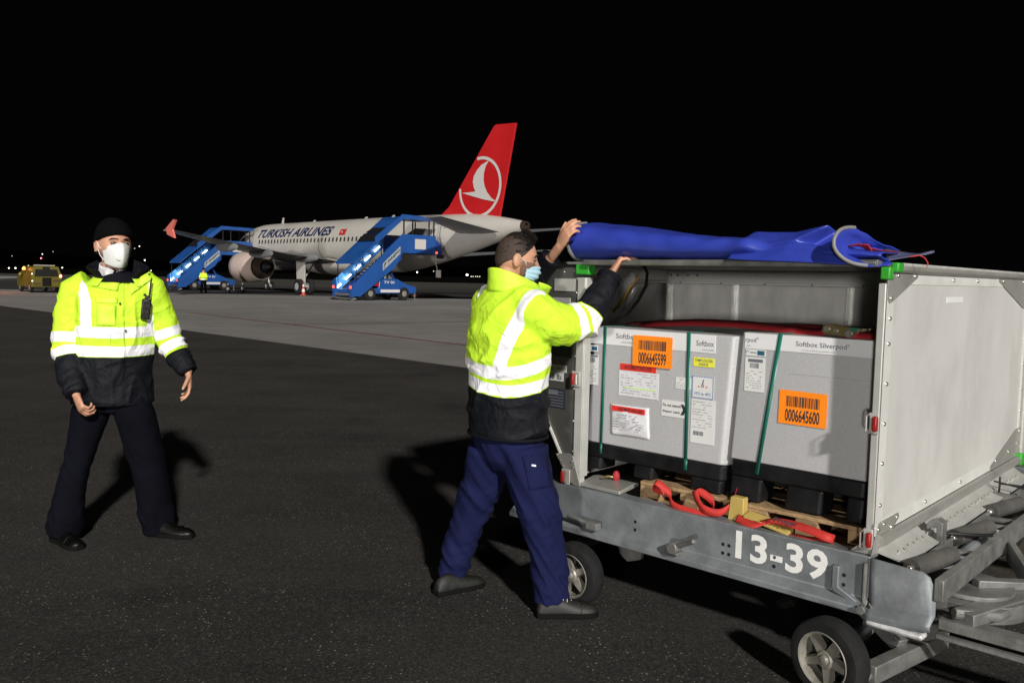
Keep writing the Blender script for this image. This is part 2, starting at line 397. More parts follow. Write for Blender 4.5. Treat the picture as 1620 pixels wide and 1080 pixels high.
far_lamp(67, 402, (.7, .9, .85), 2.2, 900, 'dim white lamp high above the yellow van', 4.)
far_lamp(65, 408.5, RD, 3, 900, 'red warning lamp high above the yellow van')
far_lamp(45, 420, (.7, .9, .85), 1.6, 600, 'faint lamp above the row of lamps beside the yellow van', 2.5)
far_lamp(84, 398, (.6, .7, .7), 1.6, 1500, 'faintest lamp highest above the yellow van', 1.5)
far_lamp(19, 405, (.6, .7, .7), 1.6, 1500, 'faint lamp high at the left edge of the photo', 1.2)
far_lamp(98.5, 423.5, WH, 2.4, 500, 'white lamp just right of the yellow van', 6.)
far_lamp(213, 393, (.6, .7, .7), 1.6, 1500, 'faint high lamp beside the face of the man in the cap', 2.)
far_lamp(220.5, 389.5, WH, 2.2, 1500, 'highest white lamp right of the man in the cap', 5.)
far_lamp(229, 411.5, WH, 2.6, 900, 'bright lamp above the shoulder of the man in the cap', 7.)
far_lamp(239, 428, (1, .7, .4), 2.2, 500, 'warm lamp low behind the shoulder of the man in the cap', 4.)
far_lamp(660, 430.5, WH, 2.8, 500, 'white lamp below the rear of the airliner fuselage', 8.)
far_lamp(686, 429, (.7, .8, .8), 1.8, 600, 'faint lamp below the small white tail hatch', 2.)
far_lamp(739, 434.8, WH, 4.2, 420, 'brightest white lamp left of the loading worker\'s collar', 14.)
for i, x in enumerate((745.5, 748.5, 752.5, 755.5, 759)):
    far_lamp(x, 437.4, (1, .85, .6), 1.4, 420, 'tiny warm lamp in the short row beside the brightest far lamp', 5., 'distant_lamp')

# ================================================================== AIRLINER
TE = V((.7, 52.9, 0)); NN = V((-.70, .714, 0)).normalized(); PO = V((-NN.y, NN.x, 0))
LEN = 37.57
def AF(x, y, z): return TE + NN * (LEN - x) + PO * y + V((0, 0, z))   # x aft of nose, y to port, z up
WPAINT = mat('dimmed_aircraft_white', (.42, .40, .37), .3, var=.07, vs_=.5, dirt=.3, dcol=(.32, .29, .26), ds=.35)  # weaker light at that distance put into a darker white
GPAINT = mat('grey_wing_paint', (.16, .165, .17), .4, var=.12, vs_=.4)
NAC = mat('nacelle_paint', (.50, .40, .36), .28, var=.08, vs_=.8)
REDT = mat('red_tail_paint', (.46, .013, .016), .35, var=.1, vs_=.4)
EXH = mat('exhaust_metal', (.10, .07, .05), .4, .7, var=.3, vs_=1)
DARK = mat('dark_opening', (.01, .01, .012), .5)
TITLE = mat('dark_blue_lettering', (.012, .018, .075), .45)
GEARM = mat('gear_metal', (.42, .42, .42), .4, .3)
RFENCE = mat('red_fence_paint', (.62, .16, .13), .4)
ac = thing('airliner', 'white airliner with a red tail fin parked nose left behind both blue stairs', 'airplane', AF(18, 0, 0))
def fus(x):
    """centre height, half width, half height of the fuselage at station x"""
    if x < 6:
        t = max(0., 1 - x / 6); s = math.sqrt(max(0, 1 - t ** 2.1)); return 3.85 - .55 * t ** 2, 1.98 * s, 2.03 * s
    if x < 25: return 3.85, 1.98, 2.03
    t = (x - 25) / (LEN - 25); top = 5.88 - .15 * t - .62 * max(0, (t - .55) / .45) ** 1.7; bot = 1.82 + (4.52 - 1.82) * t ** 1.25
    h = (top - bot) / 2; w = 1.98 * (1 - t ** 1.5) + .27 * t ** 1.5
    return (top + bot) / 2, w, h
def fpoint(x, ang, off=0.):
    c, w, h = fus(x); return AF(x, (w + off) * math.cos(ang), c + (h + off) * math.sin(ang))
mb = MB(); xs = [0.02, .15, .4, .8, 1.3, 2, 3, 4, 5, 6, 8, 11, 14, 17, 20, 23, 25, 26.5, 28, 29.5, 31, 32.5, 34, 35, 36, 36.8, 37.4]
vs = [fpoint(x, 2 * math.pi * k / 48) for x in xs for k in range(48)]
mb.add(vs, [(i * 48 + k, i * 48 + (k + 1) % 48, (i + 1) * 48 + (k + 1) % 48, (i + 1) * 48 + k) for i in range(len(xs) - 1) for k in range(48)] + [tuple(range(48))])
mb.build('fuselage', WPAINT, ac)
mb = MB(); mb.revolve(AF(37.38, 0, 4.83), -NN, [(0, .31), (.02, .34), (.32, .27), (.32, .2), (.1, .18)], 24); mb.build('exhaust_cone', EXH, ac)
# belly fairing
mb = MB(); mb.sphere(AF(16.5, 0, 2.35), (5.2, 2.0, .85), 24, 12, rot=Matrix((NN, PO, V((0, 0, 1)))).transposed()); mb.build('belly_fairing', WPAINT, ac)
def wing(name, st, mt, thick=.12):
    """st: list of (y, x_le, x_te, z)"""
    mb = MB(); prof = [(0, 0), (.04, .35), (.15, .75), (.35, 1), (.6, .8), (.85, .3), (1, .02), (.85, -.18), (.6, -.5), (.35, -.6), (.15, -.5), (.04, -.28)]
    vs = []
    for y, a, b, z in st:
        for u, h in prof: vs.append(AF(a + (b - a) * u, y, z + h * (b - a) * thick / 2))
    n = len(prof); N = len(st)
    mb.add(vs, [(i * n + k, i * n + (k + 1) % n, (i + 1) * n + (k + 1) % n, (i + 1) * n + k) for i in range(N - 1) for k in range(n)] + [tuple(range(n)), tuple(range((N - 1) * n, N * n))[::-1]])
    return mb.build(name, mt, ac, smooth=45)
for sg in (1, -1):
    w = wing('wing', [(sg * 1.5, 11.3, 18.9, 2.55), (sg * 6.4, 14.6, 19.2, 3.0), (sg * 16.7, 23.0, 24.6, 4.02)], GPAINT)
    if sg > 0:
        mb = MB(); mb.prism([(23.9, 3.75), (24.9, 3.52), (24.6, 4.05), (25.1, 4.58), (24.8, 4.62), (23.7, 4.12)], 16.7, 16.82, F=lambda x, y, z: AF(x, y, z)); mb.build('wing_fence', RFENCE, ac)
        for y in (4.2, 8.3, 11.6):
            t = (y - 6.4) / 10.5; xt = 19.0 + max(0, t) * 5.0
            mb = MB(); mb.sphere(AF(xt - .6, y, 2.75 + max(0, t) * 1.0), (1.9 - .5 * max(0, t), .2, .33), 12, 8, rot=Matrix((NN, PO, V((0, 0, 1)))).transposed()); mb.build('flap_fairing', GPAINT, ac)
    wing('stabilizer', [(sg * .7, 32.0, 35.9, 4.45), (sg * 6.2, 35.2, 36.8, 5.05)], GPAINT, .1)
    # engine
    ec = AF(11.2, sg * 5.75, 2.02)
    mb = MB(); mb.revolve(ec, -NN, [(.35, .80), (.05, .93), (0, 1.02), (.1, 1.11), (.8, 1.22), (1.8, 1.24), (2.7, 1.16), (3.5, 1.02), (3.5, .95), (2.6, .9)], 36)
    e = mb.build('engine_cowl', NAC, ac)
    mb = MB(); mb.revolve(ec - NN * 3.2, -NN, [(0, .92), (.5, .72), (1.0, .62), (1.0, .56), (.6, .55)], 30); mb.build('exhaust_nozzle', EXH, e)
    mb = MB(); mb.revolve(ec - NN * 3.9, -NN, [(0, .42), (.5, .3), (.9, .06)], 20); mb.build('exhaust_plug', DARK, e)
    mb = MB(); mb.revolve(ec - NN * .3, -NN, [(-.3, .03), (0, .25), (0.01, .8)], 24); mb.build('fan', DARK, e)
    mb = MB(); F_ = lambda x, y, z: AF(x, y, z)
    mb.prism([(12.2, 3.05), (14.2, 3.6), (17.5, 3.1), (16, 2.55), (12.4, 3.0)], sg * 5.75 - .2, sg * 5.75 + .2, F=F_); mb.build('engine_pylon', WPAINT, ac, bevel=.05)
    # main gear
    g = MB(); g.tube([AF(17.6, sg * 3.8, .6), AF(17.5, sg * 3.8, 2.7)], [.12, .15], 12); g.tube([AF(17.6, sg * 3.8, 1.2), AF(17.0, sg * 2.6, 2.4)], .06, 8)
    g.tube([AF(17.6, sg * 3.8 - .55, .58), AF(17.6, sg * 3.8 + .55, .58)], .09, 8); gg = g.build('landing_gear', GEARM, ac)
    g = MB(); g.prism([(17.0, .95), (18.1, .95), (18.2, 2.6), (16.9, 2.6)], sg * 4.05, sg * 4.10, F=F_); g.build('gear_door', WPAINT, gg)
    for dy in (-.46, .46):
        g = MB(); g.revolve(AF(17.6, sg * 3.8 + dy - .2, .58), PO, [(0, .3), (.02, .52), (.08, .58), (.32, .58), (.38, .52), (.4, .3)], 28)
        wl = g.build('wheel', RUBBER, gg)
        g = MB(); g.revolve(AF(17.6, sg * 3.8 + dy - .215, .58), PO, [(0, .12), (.01, .28), (.42, .28), (.43, .12)], 20); g.build('rim', GEARM, wl)
g = MB(); g.tube([AF(5.1, 0, .4), AF(4.9, 0, 2.2)], .09, 10); g.tube([AF(5.1, -.3, .39), AF(5.1, .3, .39)], .06, 8); gg = g.build('nose_gear', GEARM, ac)
for dy in (-.25, .25):
    g = MB(); g.revolve(AF(5.1, dy - .1, .39), PO, [(0, .2), (.02, .35), (.05, .39), (.15, .39), (.18, .35), (.2, .2)], 24); wl = g.build('wheel', RUBBER, gg)
    g = MB(); g.revolve(AF(5.1, dy - .115, .39), PO, [(0, .08), (.01, .17), (.22, .17), (.23, .08)], 16); g.build('rim', GEARM, wl)
# fin
fp = [(28.2, 5.55), (29.4, 5.82), (30.2, 6.3), (34.55, 11.25), (34.75, 11.36), (36.55, 11.26), (35.15, 5.2)]
mb = MB()
mb.add([AF(x, s_ * .08, z) for s_ in (1, -1) for x, z in fp] + [AF(32.6, .2, 5.6), AF(32.6, -.2, 5.6)],
       [tuple(range(7)), tuple(range(7, 14))[::-1]] + [(i, (i + 1) % 7, 7 + (i + 1) % 7, 7 + i) for i in range(7)])
mb.v = mb.v[:14]
fin = mb.build('tail_fin', REDT, ac, smooth=0)
def FINF(x, y, d):      # x: photo right = aft, y up, d toward the port side
    return AF(x, .08 + d, y)
emw = mat('white_emblem', (.52, .50, .49), .45)
mb = MB(); cxx, czz, rx, rz = 33.35, 7.47, 2.06, 1.98
def le_x(z): # leading edge station at height z
    return 30.2 + (z - 6.3) / (11.25 - 6.3) * (34.55 - 30.2)
NR = 96
for k in range(NR):
    a0, a1 = 2 * math.pi * k / NR, 2 * math.pi * (k + 1) / NR
    pts = [(cxx + rx * q * math.cos(a) * 1. + .10 * math.sin(a), czz + rz * q * math.sin(a)) for a, q in ((a0, .9), (a1, .9), (a1, 1), (a0, 1))]
    if all(p[0] > le_x(p[1]) + .02 for p in pts) and all(p[1] > 5.5 for p in pts):
        mb.add([(p[0], p[1], .03) for p in pts], [(0, 1, 2, 3)], FINF)
# the bird: crescent wing rising to the ring, tail pointing left, base to lower right
def onfin(x, y):
    d = fw + RT * ((x - 810) / F_PX) + UP * ((540 - y) / F_PX); o = V((0, 0, H)); t = (TE + PO * .08 - o).dot(PO) / d.dot(PO); p = o + d * t
    return (LEN - (p - TE).dot(NN), p.z)
emb = [onfin(x, y) for x, y in ((774.3, 253.5), (762, 261), (755, 269.5), (750, 279), (748.5, 288), (750, 297), (752.5, 303), (742, 304.6), (731.4, 305.4), (746, 310), (765, 315.5), (787.3, 320), (778, 313.5), (771, 304), (767, 294), (765.6, 285), (766, 274), (769, 263))]
from mathutils.geometry import tessellate_polygon
mb.add([(x, y, .03) for x, y in emb], tessellate_polygon([[V((x, y, 0)) for x, y in emb]]), FINF)
mb.build('emblem', emw, fin, smooth=0)
# windows, doors, writing on the curved side
def FS(x, y, d):        # x station, y height
    c, w, h = fus(x); s_ = max(-.98, min(.98, (y - c) / h)); a = math.asin(s_); return AF(x, (w + d) * math.cos(a), c + (h + d) * s_)
WIN = mat('cabin_window', (.05, .045, .04), .2)
for i in range(38):
    x = 7.0 + i * .53
    if x > 27.2: break
    if 15.6 < x < 16.0: continue
    mb = MB(); mb.add([(x + dx, 4.22 + dz, .012) for dx, dz in ((-.07, -.17), (.07, -.17), (.115, -.1), (.115, .1), (.07, .17), (-.07, .17), (-.115, .1), (-.115, -.1))], [tuple(range(8))], FS); mb.build('window', WIN, ac, smooth=0)
mb = MB(); text(mb, 'TURKISH AIRLINES', 6.2, 18.0, 4.55, 5.28, FS, .02, bold=.028, cuts=8, slant=.25); mb.build('lettering', TITLE, ac, smooth=0)
mb = MB(); text(mb, 'TC-JPE', 31.05, 32.95, 4.7, 5.0, FS, .02, cuts=3, slant=.1); mb.build('registration', TITLE, ac, smooth=0)
mb = MB(); rect(mb, 19.3, 20.15, 4.55, 5.0, FS, .02); fl = mb.build('flag', mat('flag_red', (.40, .02, .02), .5), ac, smooth=0)
mb = MB(); mb.revolve(FS(19.65, 4.78, .03), PO, [(0, .09), (.005, .09)], 14); mb.build('crescent', emw, fl)
DL = mat('door_outline', (.17, .16, .15), .5)
def door(x, z0, z1, w, name='door'):
    mb = MB()
    for a, b, c, d in ((x, x + .05, z0, z1), (x + w, x + w + .05, z0, z1), (x + .05, x + w, z1 - .05, z1), (x + .05, x + w, z0, z0 + .05)):
        n_ = 8
        for k in range(n_):
            q0 = c + (d - c) * k / n_; q1 = c + (d - c) * (k + 1) / n_
            mb.add([(a, q0, .013), (b, q0, .013), (b, q1, .013), (a, q1, .013)], [(0, 1, 2, 3)], FS)
    mb.build(name, DL, ac, smooth=0)
door(4.5, 3.3, 5.1, .85); door(30.1, 3.4, 5.1, .8)
mb = MB()   # big curved stroke painted on the side behind the wing
for k in range(24):
    a0, a1 = R(100 + k * 6.2), R(100 + (k + 1) * 6.2); pr = []
    for a, q in ((a0, 1), (a1, 1), (a1, .96), (a0, .96)): pr.append((18.5 + 1.9 * q * math.cos(a), 3.6 + 1.45 * q * math.sin(a), .015))
    if all(abs(p[1] - 3.85) < 1.95 for p in pr): mb.add(pr, [(0, 1, 2, 3)], FS)
mb.build('painted_arc', DL, ac, smooth=0)
for x, s_ in ((7.3, .5), (12.5, .12), (20.0, .12), (23.5, .12)):
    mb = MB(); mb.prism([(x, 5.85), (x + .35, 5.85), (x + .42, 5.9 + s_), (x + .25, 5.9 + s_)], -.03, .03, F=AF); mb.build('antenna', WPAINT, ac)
mb = MB(); mb.box(36.2, 36.6, .30, .34, 4.9, 4.98, F=AF); mb.box(35.6, 35.8, .42, .45, 4.4, 4.5, F=AF); mb.build('tail_vent', DARK, ac)
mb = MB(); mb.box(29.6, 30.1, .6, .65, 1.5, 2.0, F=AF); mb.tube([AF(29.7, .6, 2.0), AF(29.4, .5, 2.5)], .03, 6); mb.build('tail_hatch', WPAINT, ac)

# ================================================================== PASSENGER STAIRS
BLUE = mat('blue_paint', (.013, .066, .25), .35, var=.12, vs_=1.2, dirt=.2, dcol=(.01, .03, .13), ds=1.2)
DBLUE = mat('dark_blue_paint', (.009, .038, .20), .4, var=.1, vs_=1)
LBLUE = mat('lamp_lit_blue_panel', (.10, .34, .72), .3, var=.06, vs_=2)  # glow of the lamp strips put into this raised blue
BLK = mat('black_metal', (.008, .008, .01), .5)
STRIP = mat('lit_strip', (.9, .95, 1), .5, emit=(.95, .95, 1), es=5.)
REDGLOW = mat('red_glow', (.5, .02, .02), .4, emit=(1, .08, .04), es=3)
GREYP = mat('grey_panel', (.30, .32, .31), .5, var=.1, vs_=2)
def make_stairs(D0, label):
    st = thing('passenger_stairs', label, 'stairs', D0, 'mobile passenger stairs docked to the airliner')
    def S(L, w, z): return D0 + PO * L - NN * w + V((0, 0, z))
    S0 = S
    def S(L, w, z):      # the flight is steeper than the drawing it is laid out on
        if z > 4.9: z = z - .22
        elif z > 4.3: z = z - .22 * (z - 4.3) / .6
        return S0(L if L < 2.7 else 2.7 + (L - 2.7) * .652, w, z)
    def Z(L): return 3.30 - (L - 2.5) * (3.05 / 5.6)     # stair line
    def prismS(nm, poly, w0, w1, mt, parent=st, bevel=0, G=None):
        m_ = MB(); m_.prism(poly, w0, w1, F=G or S); return m_.build(nm, mt, parent, bevel=bevel)
    # platform
    prismS('platform', [(-.1, 3.1), (2.7, 3.1), (2.7, 3.3), (-.1, 3.3)], -1.0, 1.0, DBLUE)
    for w0, w1 in ((1.0, 1.06), (-1.06, -1.0)):
        pn = prismS('platform_panel', [(.02, 3.02), (2.75, 3.02), (2.75, 4.22), (.02, 4.22)], w0, w1, BLUE)
        if w0 > 0:
            mb = MB(); rect(mb, -1.75, -.85, 3.3, 3.95, lambda x, y, d: S(-x, 1.06 + d, y), .01); mb.build('white_sign', mat('stair_sign', (.45, .43, .41), .5), pn)
    prismS('bumper', [(-.6, 3.0), (.02, 3.0), (.02, 4.0), (-.5, 3.7)], -1.0, 1.0, DBLUE)
    mb = MB(); mb.box(-.75, -.35, .7, 1.0, 2.75, 3.0, F=S); mb.build('bumper_roller', BLK, st)
    # canopy over platform and stairs
    can = prismS('canopy', [(-.15, 5.42), (2.75, 5.42), (8.25, 2.22), (8.25, 2.34), (2.8, 5.55), (-.15, 5.55)], -1.08, 1.02, BLUE)
    prismS('canopy_beam', [(-.2, 5.38), (2.7, 5.38), (6.0, 3.42), (6.0, 3.95), (2.8, 5.68), (-.2, 5.62)], 1.021, 1.10, BLUE, can)
    for k in range(3):
        l0 = 3.05 + k * 1.02
        def zt(L): return 5.55 - (L - 2.8) * (5.55 - 2.34) / (8.25 - 2.8) + .012
        mb = MB(); mb.add([S(l0, -.98, zt(l0)), S(l0, .82, zt(l0)), S(l0 + .86, .82, zt(l0 + .86)), S(l0 + .86, -.98, zt(l0 + .86))], [(0, 1, 2, 3)]); mb.build('canopy_window', BLK, can, smooth=0)
    for L, z0, z1 in ((.15, 4.22, 5.4), (2.6, 4.22, 5.4), (.55, 4.22, 5.4), (1.9, 4.22, 5.4)):
        for w in ((1.0,) if L in (.55, 1.9) else (1.0, -1.0)):
            mb = MB(); mb.beam(S(L, w, z0), S(L, w, z1), .07, .07, up=NN); mb.build('post', BLK, st)
    for L, zt_ in ((8.05, 2.3), (5.2, 4.0)):
        for w in (1.0, -1.02):
            mb = MB(); mb.beam(S(L, w, Z(L) + .3), S(L, w, zt_), .05, .05, up=NN); mb.build('post', BLK, st)
    # near stringer, far balustrade
    ns_ = prismS('stringer', [(2.752, 3.02), (2.752, 4.22), (3.1, 4.0), (8.45, .95), (8.45, .25), (7.6, .25), (3.6, 2.1)], 1.0, 1.06, BLUE)
    mb = MB()
    def SG(x, y, d):   # along the stair line upward to the right, y above it
        L = 5.0 - x * .878; z = Z(5.0) + x * .478 + y; return S(L, 1.06 + d, z)
    rect(mb, -.1, 2.25, -.05, .42, SG, .012); sg = mb.build('name_sign', GREYP, ns_, smooth=0)
    mb = MB(); text(mb, 'SARAJEVO', .55, 2.15, .07, .33, SG, .03, bold=.03)
    mb.add([(0, .03, .03), (.12, .03, .03), (.2, .2, .03), (.45, .3, .03), (.12, .34, .03), (.02, .22, .03), (.12, .2, .03)], [tuple(range(7))], SG); mb.build('lettering', TITLE, sg, smooth=0)
    pan = prismS('lit_balustrade', [(2.75, 4.35), (8.35, 1.28), (8.35, .35), (2.75, 3.35)], -1.06, -1.0, LBLUE)
    for k in range(5):
        L = 3.4 + k * 1.12
        mb = MB(); mb.beam(S(L, -.84, Z(L) + .62), S(L + .62, -.84, Z(L + .62) + .62), .04, .10, up=(0, 0, 1)); mb.build('lamp_strip', STRIP, pan)
    # steps
    mb = MB()
    for k in range(16):
        L = 2.75 + k * .35; mb.box(L, L + .33, -.99, .99, Z(L) - .22, Z(L) - .17, F=S)
    mb.build('steps', GREYP, st)
    prismS('step_base', [(2.752, 3.0), (8.3, 0.25), (7.5, .25), (2.752, 2.6)], -.995, .995, DBLUE)
    # black handrails on the near side
    mb = MB()
    for dz in (.95, .65, .4):
        mb.beam(S(2.8, 1.03, Z(2.8) + dz), S(8.3, 1.03, Z(8.3) + dz), .035, .035)
    for k in range(12):
        L = 2.9 + k * .49; mb.beam(S(L, 1.03, Z(L) + .2), S(L - .12, 1.03, Z(L) + 1.0), .03, .03, up=NN)
    mb.build('handrail', BLK, st)
    # foot end
    prismS('foot_plate', [(8.2, .2), (8.6, .2), (8.6, 1.15), (8.45, 1.3)], -1.08, -.8, BLUE); prismS('foot_plate', [(8.3, .2), (8.6, .2), (8.6, .95)], .8, 1.08, BLUE)
    for w in (-.95, .95):
        mb = MB(); mb.box(8.61, 8.64, w - .1, w + .1, .72, .88, F=S); mb.build('tail_marker', REDGLOW, st)  # red reflectors, given a glow of their own
    mb = MB(); mb.box(8.2, 8.62, -.79, .79, .3, .42, F=S); mb.build('bottom_step', GALV_L, st)
    mb = MB(); mb.sphere(S(-.05, 1.07, 3.12), .08, 8, 6); mb.build('warning_lamp', REDGLOW, st)
    # chassis
    ch = prismS('chassis', [(1.5, .42), (6.3, .42), (6.3, .7), (4.45, .75), (4.4, 1.35), (3.05, 1.35), (2.2, 1.0), (1.5, .85)], -.95, .95, BLUE, bevel=.04, G=S0)
    mb = MB(); text(mb, 'TV 01', -4.1, -3.3, 1.05, 1.22, lambda x, y, d: S0(-x, .96 + d, y), .02, bold=.03); rect(mb, -4.35, -2.85, .5, .68, lambda x, y, d: S0(-x, .96 + d, y), .02); mb.build('lettering', emw, ch, smooth=0)
    prismS('red_box', [(4.46, .9), (5.3, .9), (5.3, 1.12), (4.46, 1.12)], .5, .96, REDP, ch, G=S0)
    for a, b in (((2.9, 1.1), (3.5, 2.0)), ((4.2, 1.2), (3.5, 2.1)), ((5.9, .6), (5.2, .95))):
        mb = MB(); mb.beam(S0(a[0], .6, a[1]), S0(b[0], .6, b[1]), .12, .12, up=NN); mb.beam(S0(a[0], -.6, a[1]), S0(b[0], -.6, b[1]), .12, .12, up=NN); mb.build('lift_strut', DBLUE, ch)
    for L in (2.5, 5.1):
        for w in (-1.0, .74):
            g = MB(); g.revolve(S0(L, w, .42), -NN, [(0, .2), (.01, .38), (.05, .42), (.2, .42), (.25, .38), (.26, .2)], 28); wl = g.build('wheel', RUBBER, st)
            g = MB(); g.revolve(S0(L, w - .012, .42), -NN, [(0, .08), (.01, .2), (.27, .2), (.285, .08)], 20); g.build('rim', RIM, wl)
    for L in (1.6, 6.4):
        mb = MB(); mb.beam(S0(L, .9, .02), S0(L, .9, .6), .06, .06, up=NN); mb.box(L - .12, L + .12, .8, 1.0, .0, .03, F=S0); mb.build('stabiliser_foot', GALV_L, st)
    return st
st1 = make_stairs(AF(30.35, 2.15, 0), 'blue covered passenger stairs at the rear door of the airliner, nearer of the two')
st2 = copy_tree(st1, AF(4.9, 2.15, 0) - AF(30.35, 2.15, 0)); st2['label'] = 'blue covered passenger stairs at the front door of the airliner, behind its wing tip'

# ------------------------------------------------------------------ cones
CW = mat('cone_white', (.6, .58, .56), .5)
CR = mat('cone_red', (.38, .03, .02), .5)
def cone(x, y, label, h=.75, group='traffic cones around the airliner', white=False):
    p = gz(x, y); t = thing('traffic_cone', label, 'cone', (p.x, p.y, 0), group)
    c = (p.x, p.y, 0)
    mb = MB(); mb.box(p.x - .2, p.x + .2, p.y - .2, p.y + .2, 0, .04); mb.build('base', CR if not white else RUBBER, t)
    bands = [(0, .04, .16), (0, .2, .13), (1, .2, .13), (1, .36, .10), (0, .36, .10), (0, .5, .075), (1, .5, .075), (1, .62, .05), (0, .62, .05), (0, .75, .03)]
    for i in range(0, 10, 2):
        s, z0, r0 = bands[i]; _, z1, r1 = bands[i + 1]
        mb = MB(); mb.revolve(c, (0, 0, 1), [(z0 * h / .75, r0), (z1 * h / .75, r1)], 16); mb.build('stripe' if s else 'cone_body', CW if s else (CR if not white else BLK), t)
cone(361, 463.5, 'black and white banded cone between the front stairs and the engine', .9, white=True)
cone(384, 463, 'banded cone standing directly under the left engine', .9, white=True)
cone(480, 467, 'red cone beside the main landing gear wheels', .95)
cone(656, 468.5, 'red and white cone just behind the rear stairs truck', .8)

# ------------------------------------------------------------------ yellow van
def van():
    base = gz(75, 463); o = V((base.x, base.y, 0)); h = V((-.66, .75, 0)).normalized(); lf = V((-h.y, h.x, 0))
    def T(x, y, z): return o + h * x + lf * y + V((0, 0, z))      # x forward from the rear face, y left
    t = thing('airport_van', 'yellow van with black rear panel and lit tail lamp, parked far left', 'van', o)
    YV = mat('van_yellow', (.095, .082, .009), .35); BV = mat('van_black', (.004, .004, .004), .5, spec=.2)
    mb = MB(); F_ = lambda x, y, z: T(x, y, z)
    for sec in [1]:
        st_ = [(0, .84, .42, .95, .84), (0.05, .88, .35, 1.0, .9), (.25, .86, .35, 1.68, .72), (3.0, .86, .35, 1.70, .72), (3.6, .88, .35, 1.15, .85), (4.5, .84, .4, .95, .8)]
        vs = []
        for x, w, z0, z1, wt in st_: vs += [F_(x, -w, z0), F_(x, w, z0), F_(x, w, min(.98, z1)), F_(x, wt, z1), F_(x, -wt, z1), F_(x, -w, min(.98, z1))]
        mb.add(vs, [(i * 6 + k, i * 6 + (k + 1) % 6, i * 6 + 6 + (k + 1) % 6, i * 6 + 6 + k) for i in range(5) for k in range(6)] + [tuple(range(6)), tuple(range(30, 36))], None)
    mb.build('body', YV, t, bevel=.04)
    # rear panels
    def RP(x, y, d):  # rear face: x to the photo's right, y up, leaning glass above .97
        lean = .03 if y < 1.0 else .05 + (y - 1.0) * .29
        return T(lean - d, -x, y)
    mb = MB(); mb.add([(-.7, 1.04, .02), (.7, 1.04, .02), (.62, 1.5, .02), (-.62, 1.5, .02)], [(0, 1, 2, 3)], RP); mb.build('rear_window', BV, t)
    mb = MB(); slab(mb, -.28, .25, .42, .96, RP, .0, .04); slab(mb, -.2, .2, 1.52, 1.66, RP, .0, .04); mb.build('black_panel', BV, t)
    mb = MB(); slab(mb, -.8, -.35, .5, .66, RP, .0, .045); slab(mb, .34, .8, .7, .85, RP, .0, .045); mb.build('dark_stripe', mat('van_dark_stripe', (.05, .035, .01), .5), t)
    mb = MB(); slab(mb, -.26, .24, .97, 1.03, RP, .02, .08); mb.build('rear_handle', YV, t)
    mb = MB(); mb.sphere(RP(.80, 1.08, .04), (.07, .07, .09), 10, 8); mb.build('tail_marker', mat('tail_lamp_lit', (.6, .05, .02), .4, emit=(1, .22, .08), es=14), t)
    mb = MB(); mb.sphere(RP(-.84, 1.2, .03), .04, 8, 6); mb.sphere(RP(-.85, .75, .03), .04, 8, 6); mb.build('tail_marker', mat('lamp_small', (.8, .8, .8), .3, emit=(1, .9, .8), es=3), t)
    mb = MB(); mb.box(.6, .85, -.6, .6, 1.72, 1.78, F=F_); mb.build('light_bar', mat('bar_glass', (.35, .33, .28), .3), t)
    mb = MB(); mb.sphere(T(2.7, 1.0, 1.15), (.12, .1, .14), 10, 8); mb.build('wing_mirror', YV, t)
    for x in (.8, 3.6):
        for y in (-.78, .66):
            g = MB(); g.revolve(T(x, y, .33), lf, [(0, .15), (.01, .3), (.04, .33), (.16, .33), (.2, .3), (.21, .15)], 20); w_ = g.build('wheel', RUBBER, t)
            g = MB(); g.revolve(T(x, y - .01, .33), lf, [(0, .05), (.01, .19), (.22, .19), (.23, .05)], 14); g.build('rim', RIM, w_)
    # orange beacon standing on the roof: a lit lamp
    p = T(1.8, .95, 1.55)
    mb = MB(); mb.revolve((p.x, p.y, p.z - .1), (0, 0, 1), [(0, .09), (.12, .09), (.2, .03)], 12); mb.build('beacon', mat('beacon_glow', (.8, .3, .05), .4, emit=(1, .35, .08), es=4), t)
    ld = bpy.data.lights.new('beacon_light', 'POINT'); ld.energy = 70; ld.color = (1, .22, .07); ld.shadow_soft_size = .15
    lo = bpy.data.objects.new('beacon_light', ld); C.objects.link(lo); q = T(1.6, 2.3, 1.2); lo.location = q
van()

# ================================================================== CARGO DOLLY
B0 = V((.3338, 4.3371, 0)); UA = V((.73256, -.68070, 0)); VA = V((.68070, .73256, 0))
def CU(u, v, z): return B0 + UA * u + VA * v + V((0, 0, z))
WD, LN, RW = 1.544, 2.39, 1.53
dl = thing('cargo_dolly', 'galvanised cargo dolly numbered 13-39 carrying the open container', 'dolly', CU(.8, 1.1, 0))
def part(nm, fn, mt, parent, bevel=.004, F=CU, **k):
    mb = MB(F); fn(mb); return mb.build(nm, mt, parent, bevel=bevel, **k)
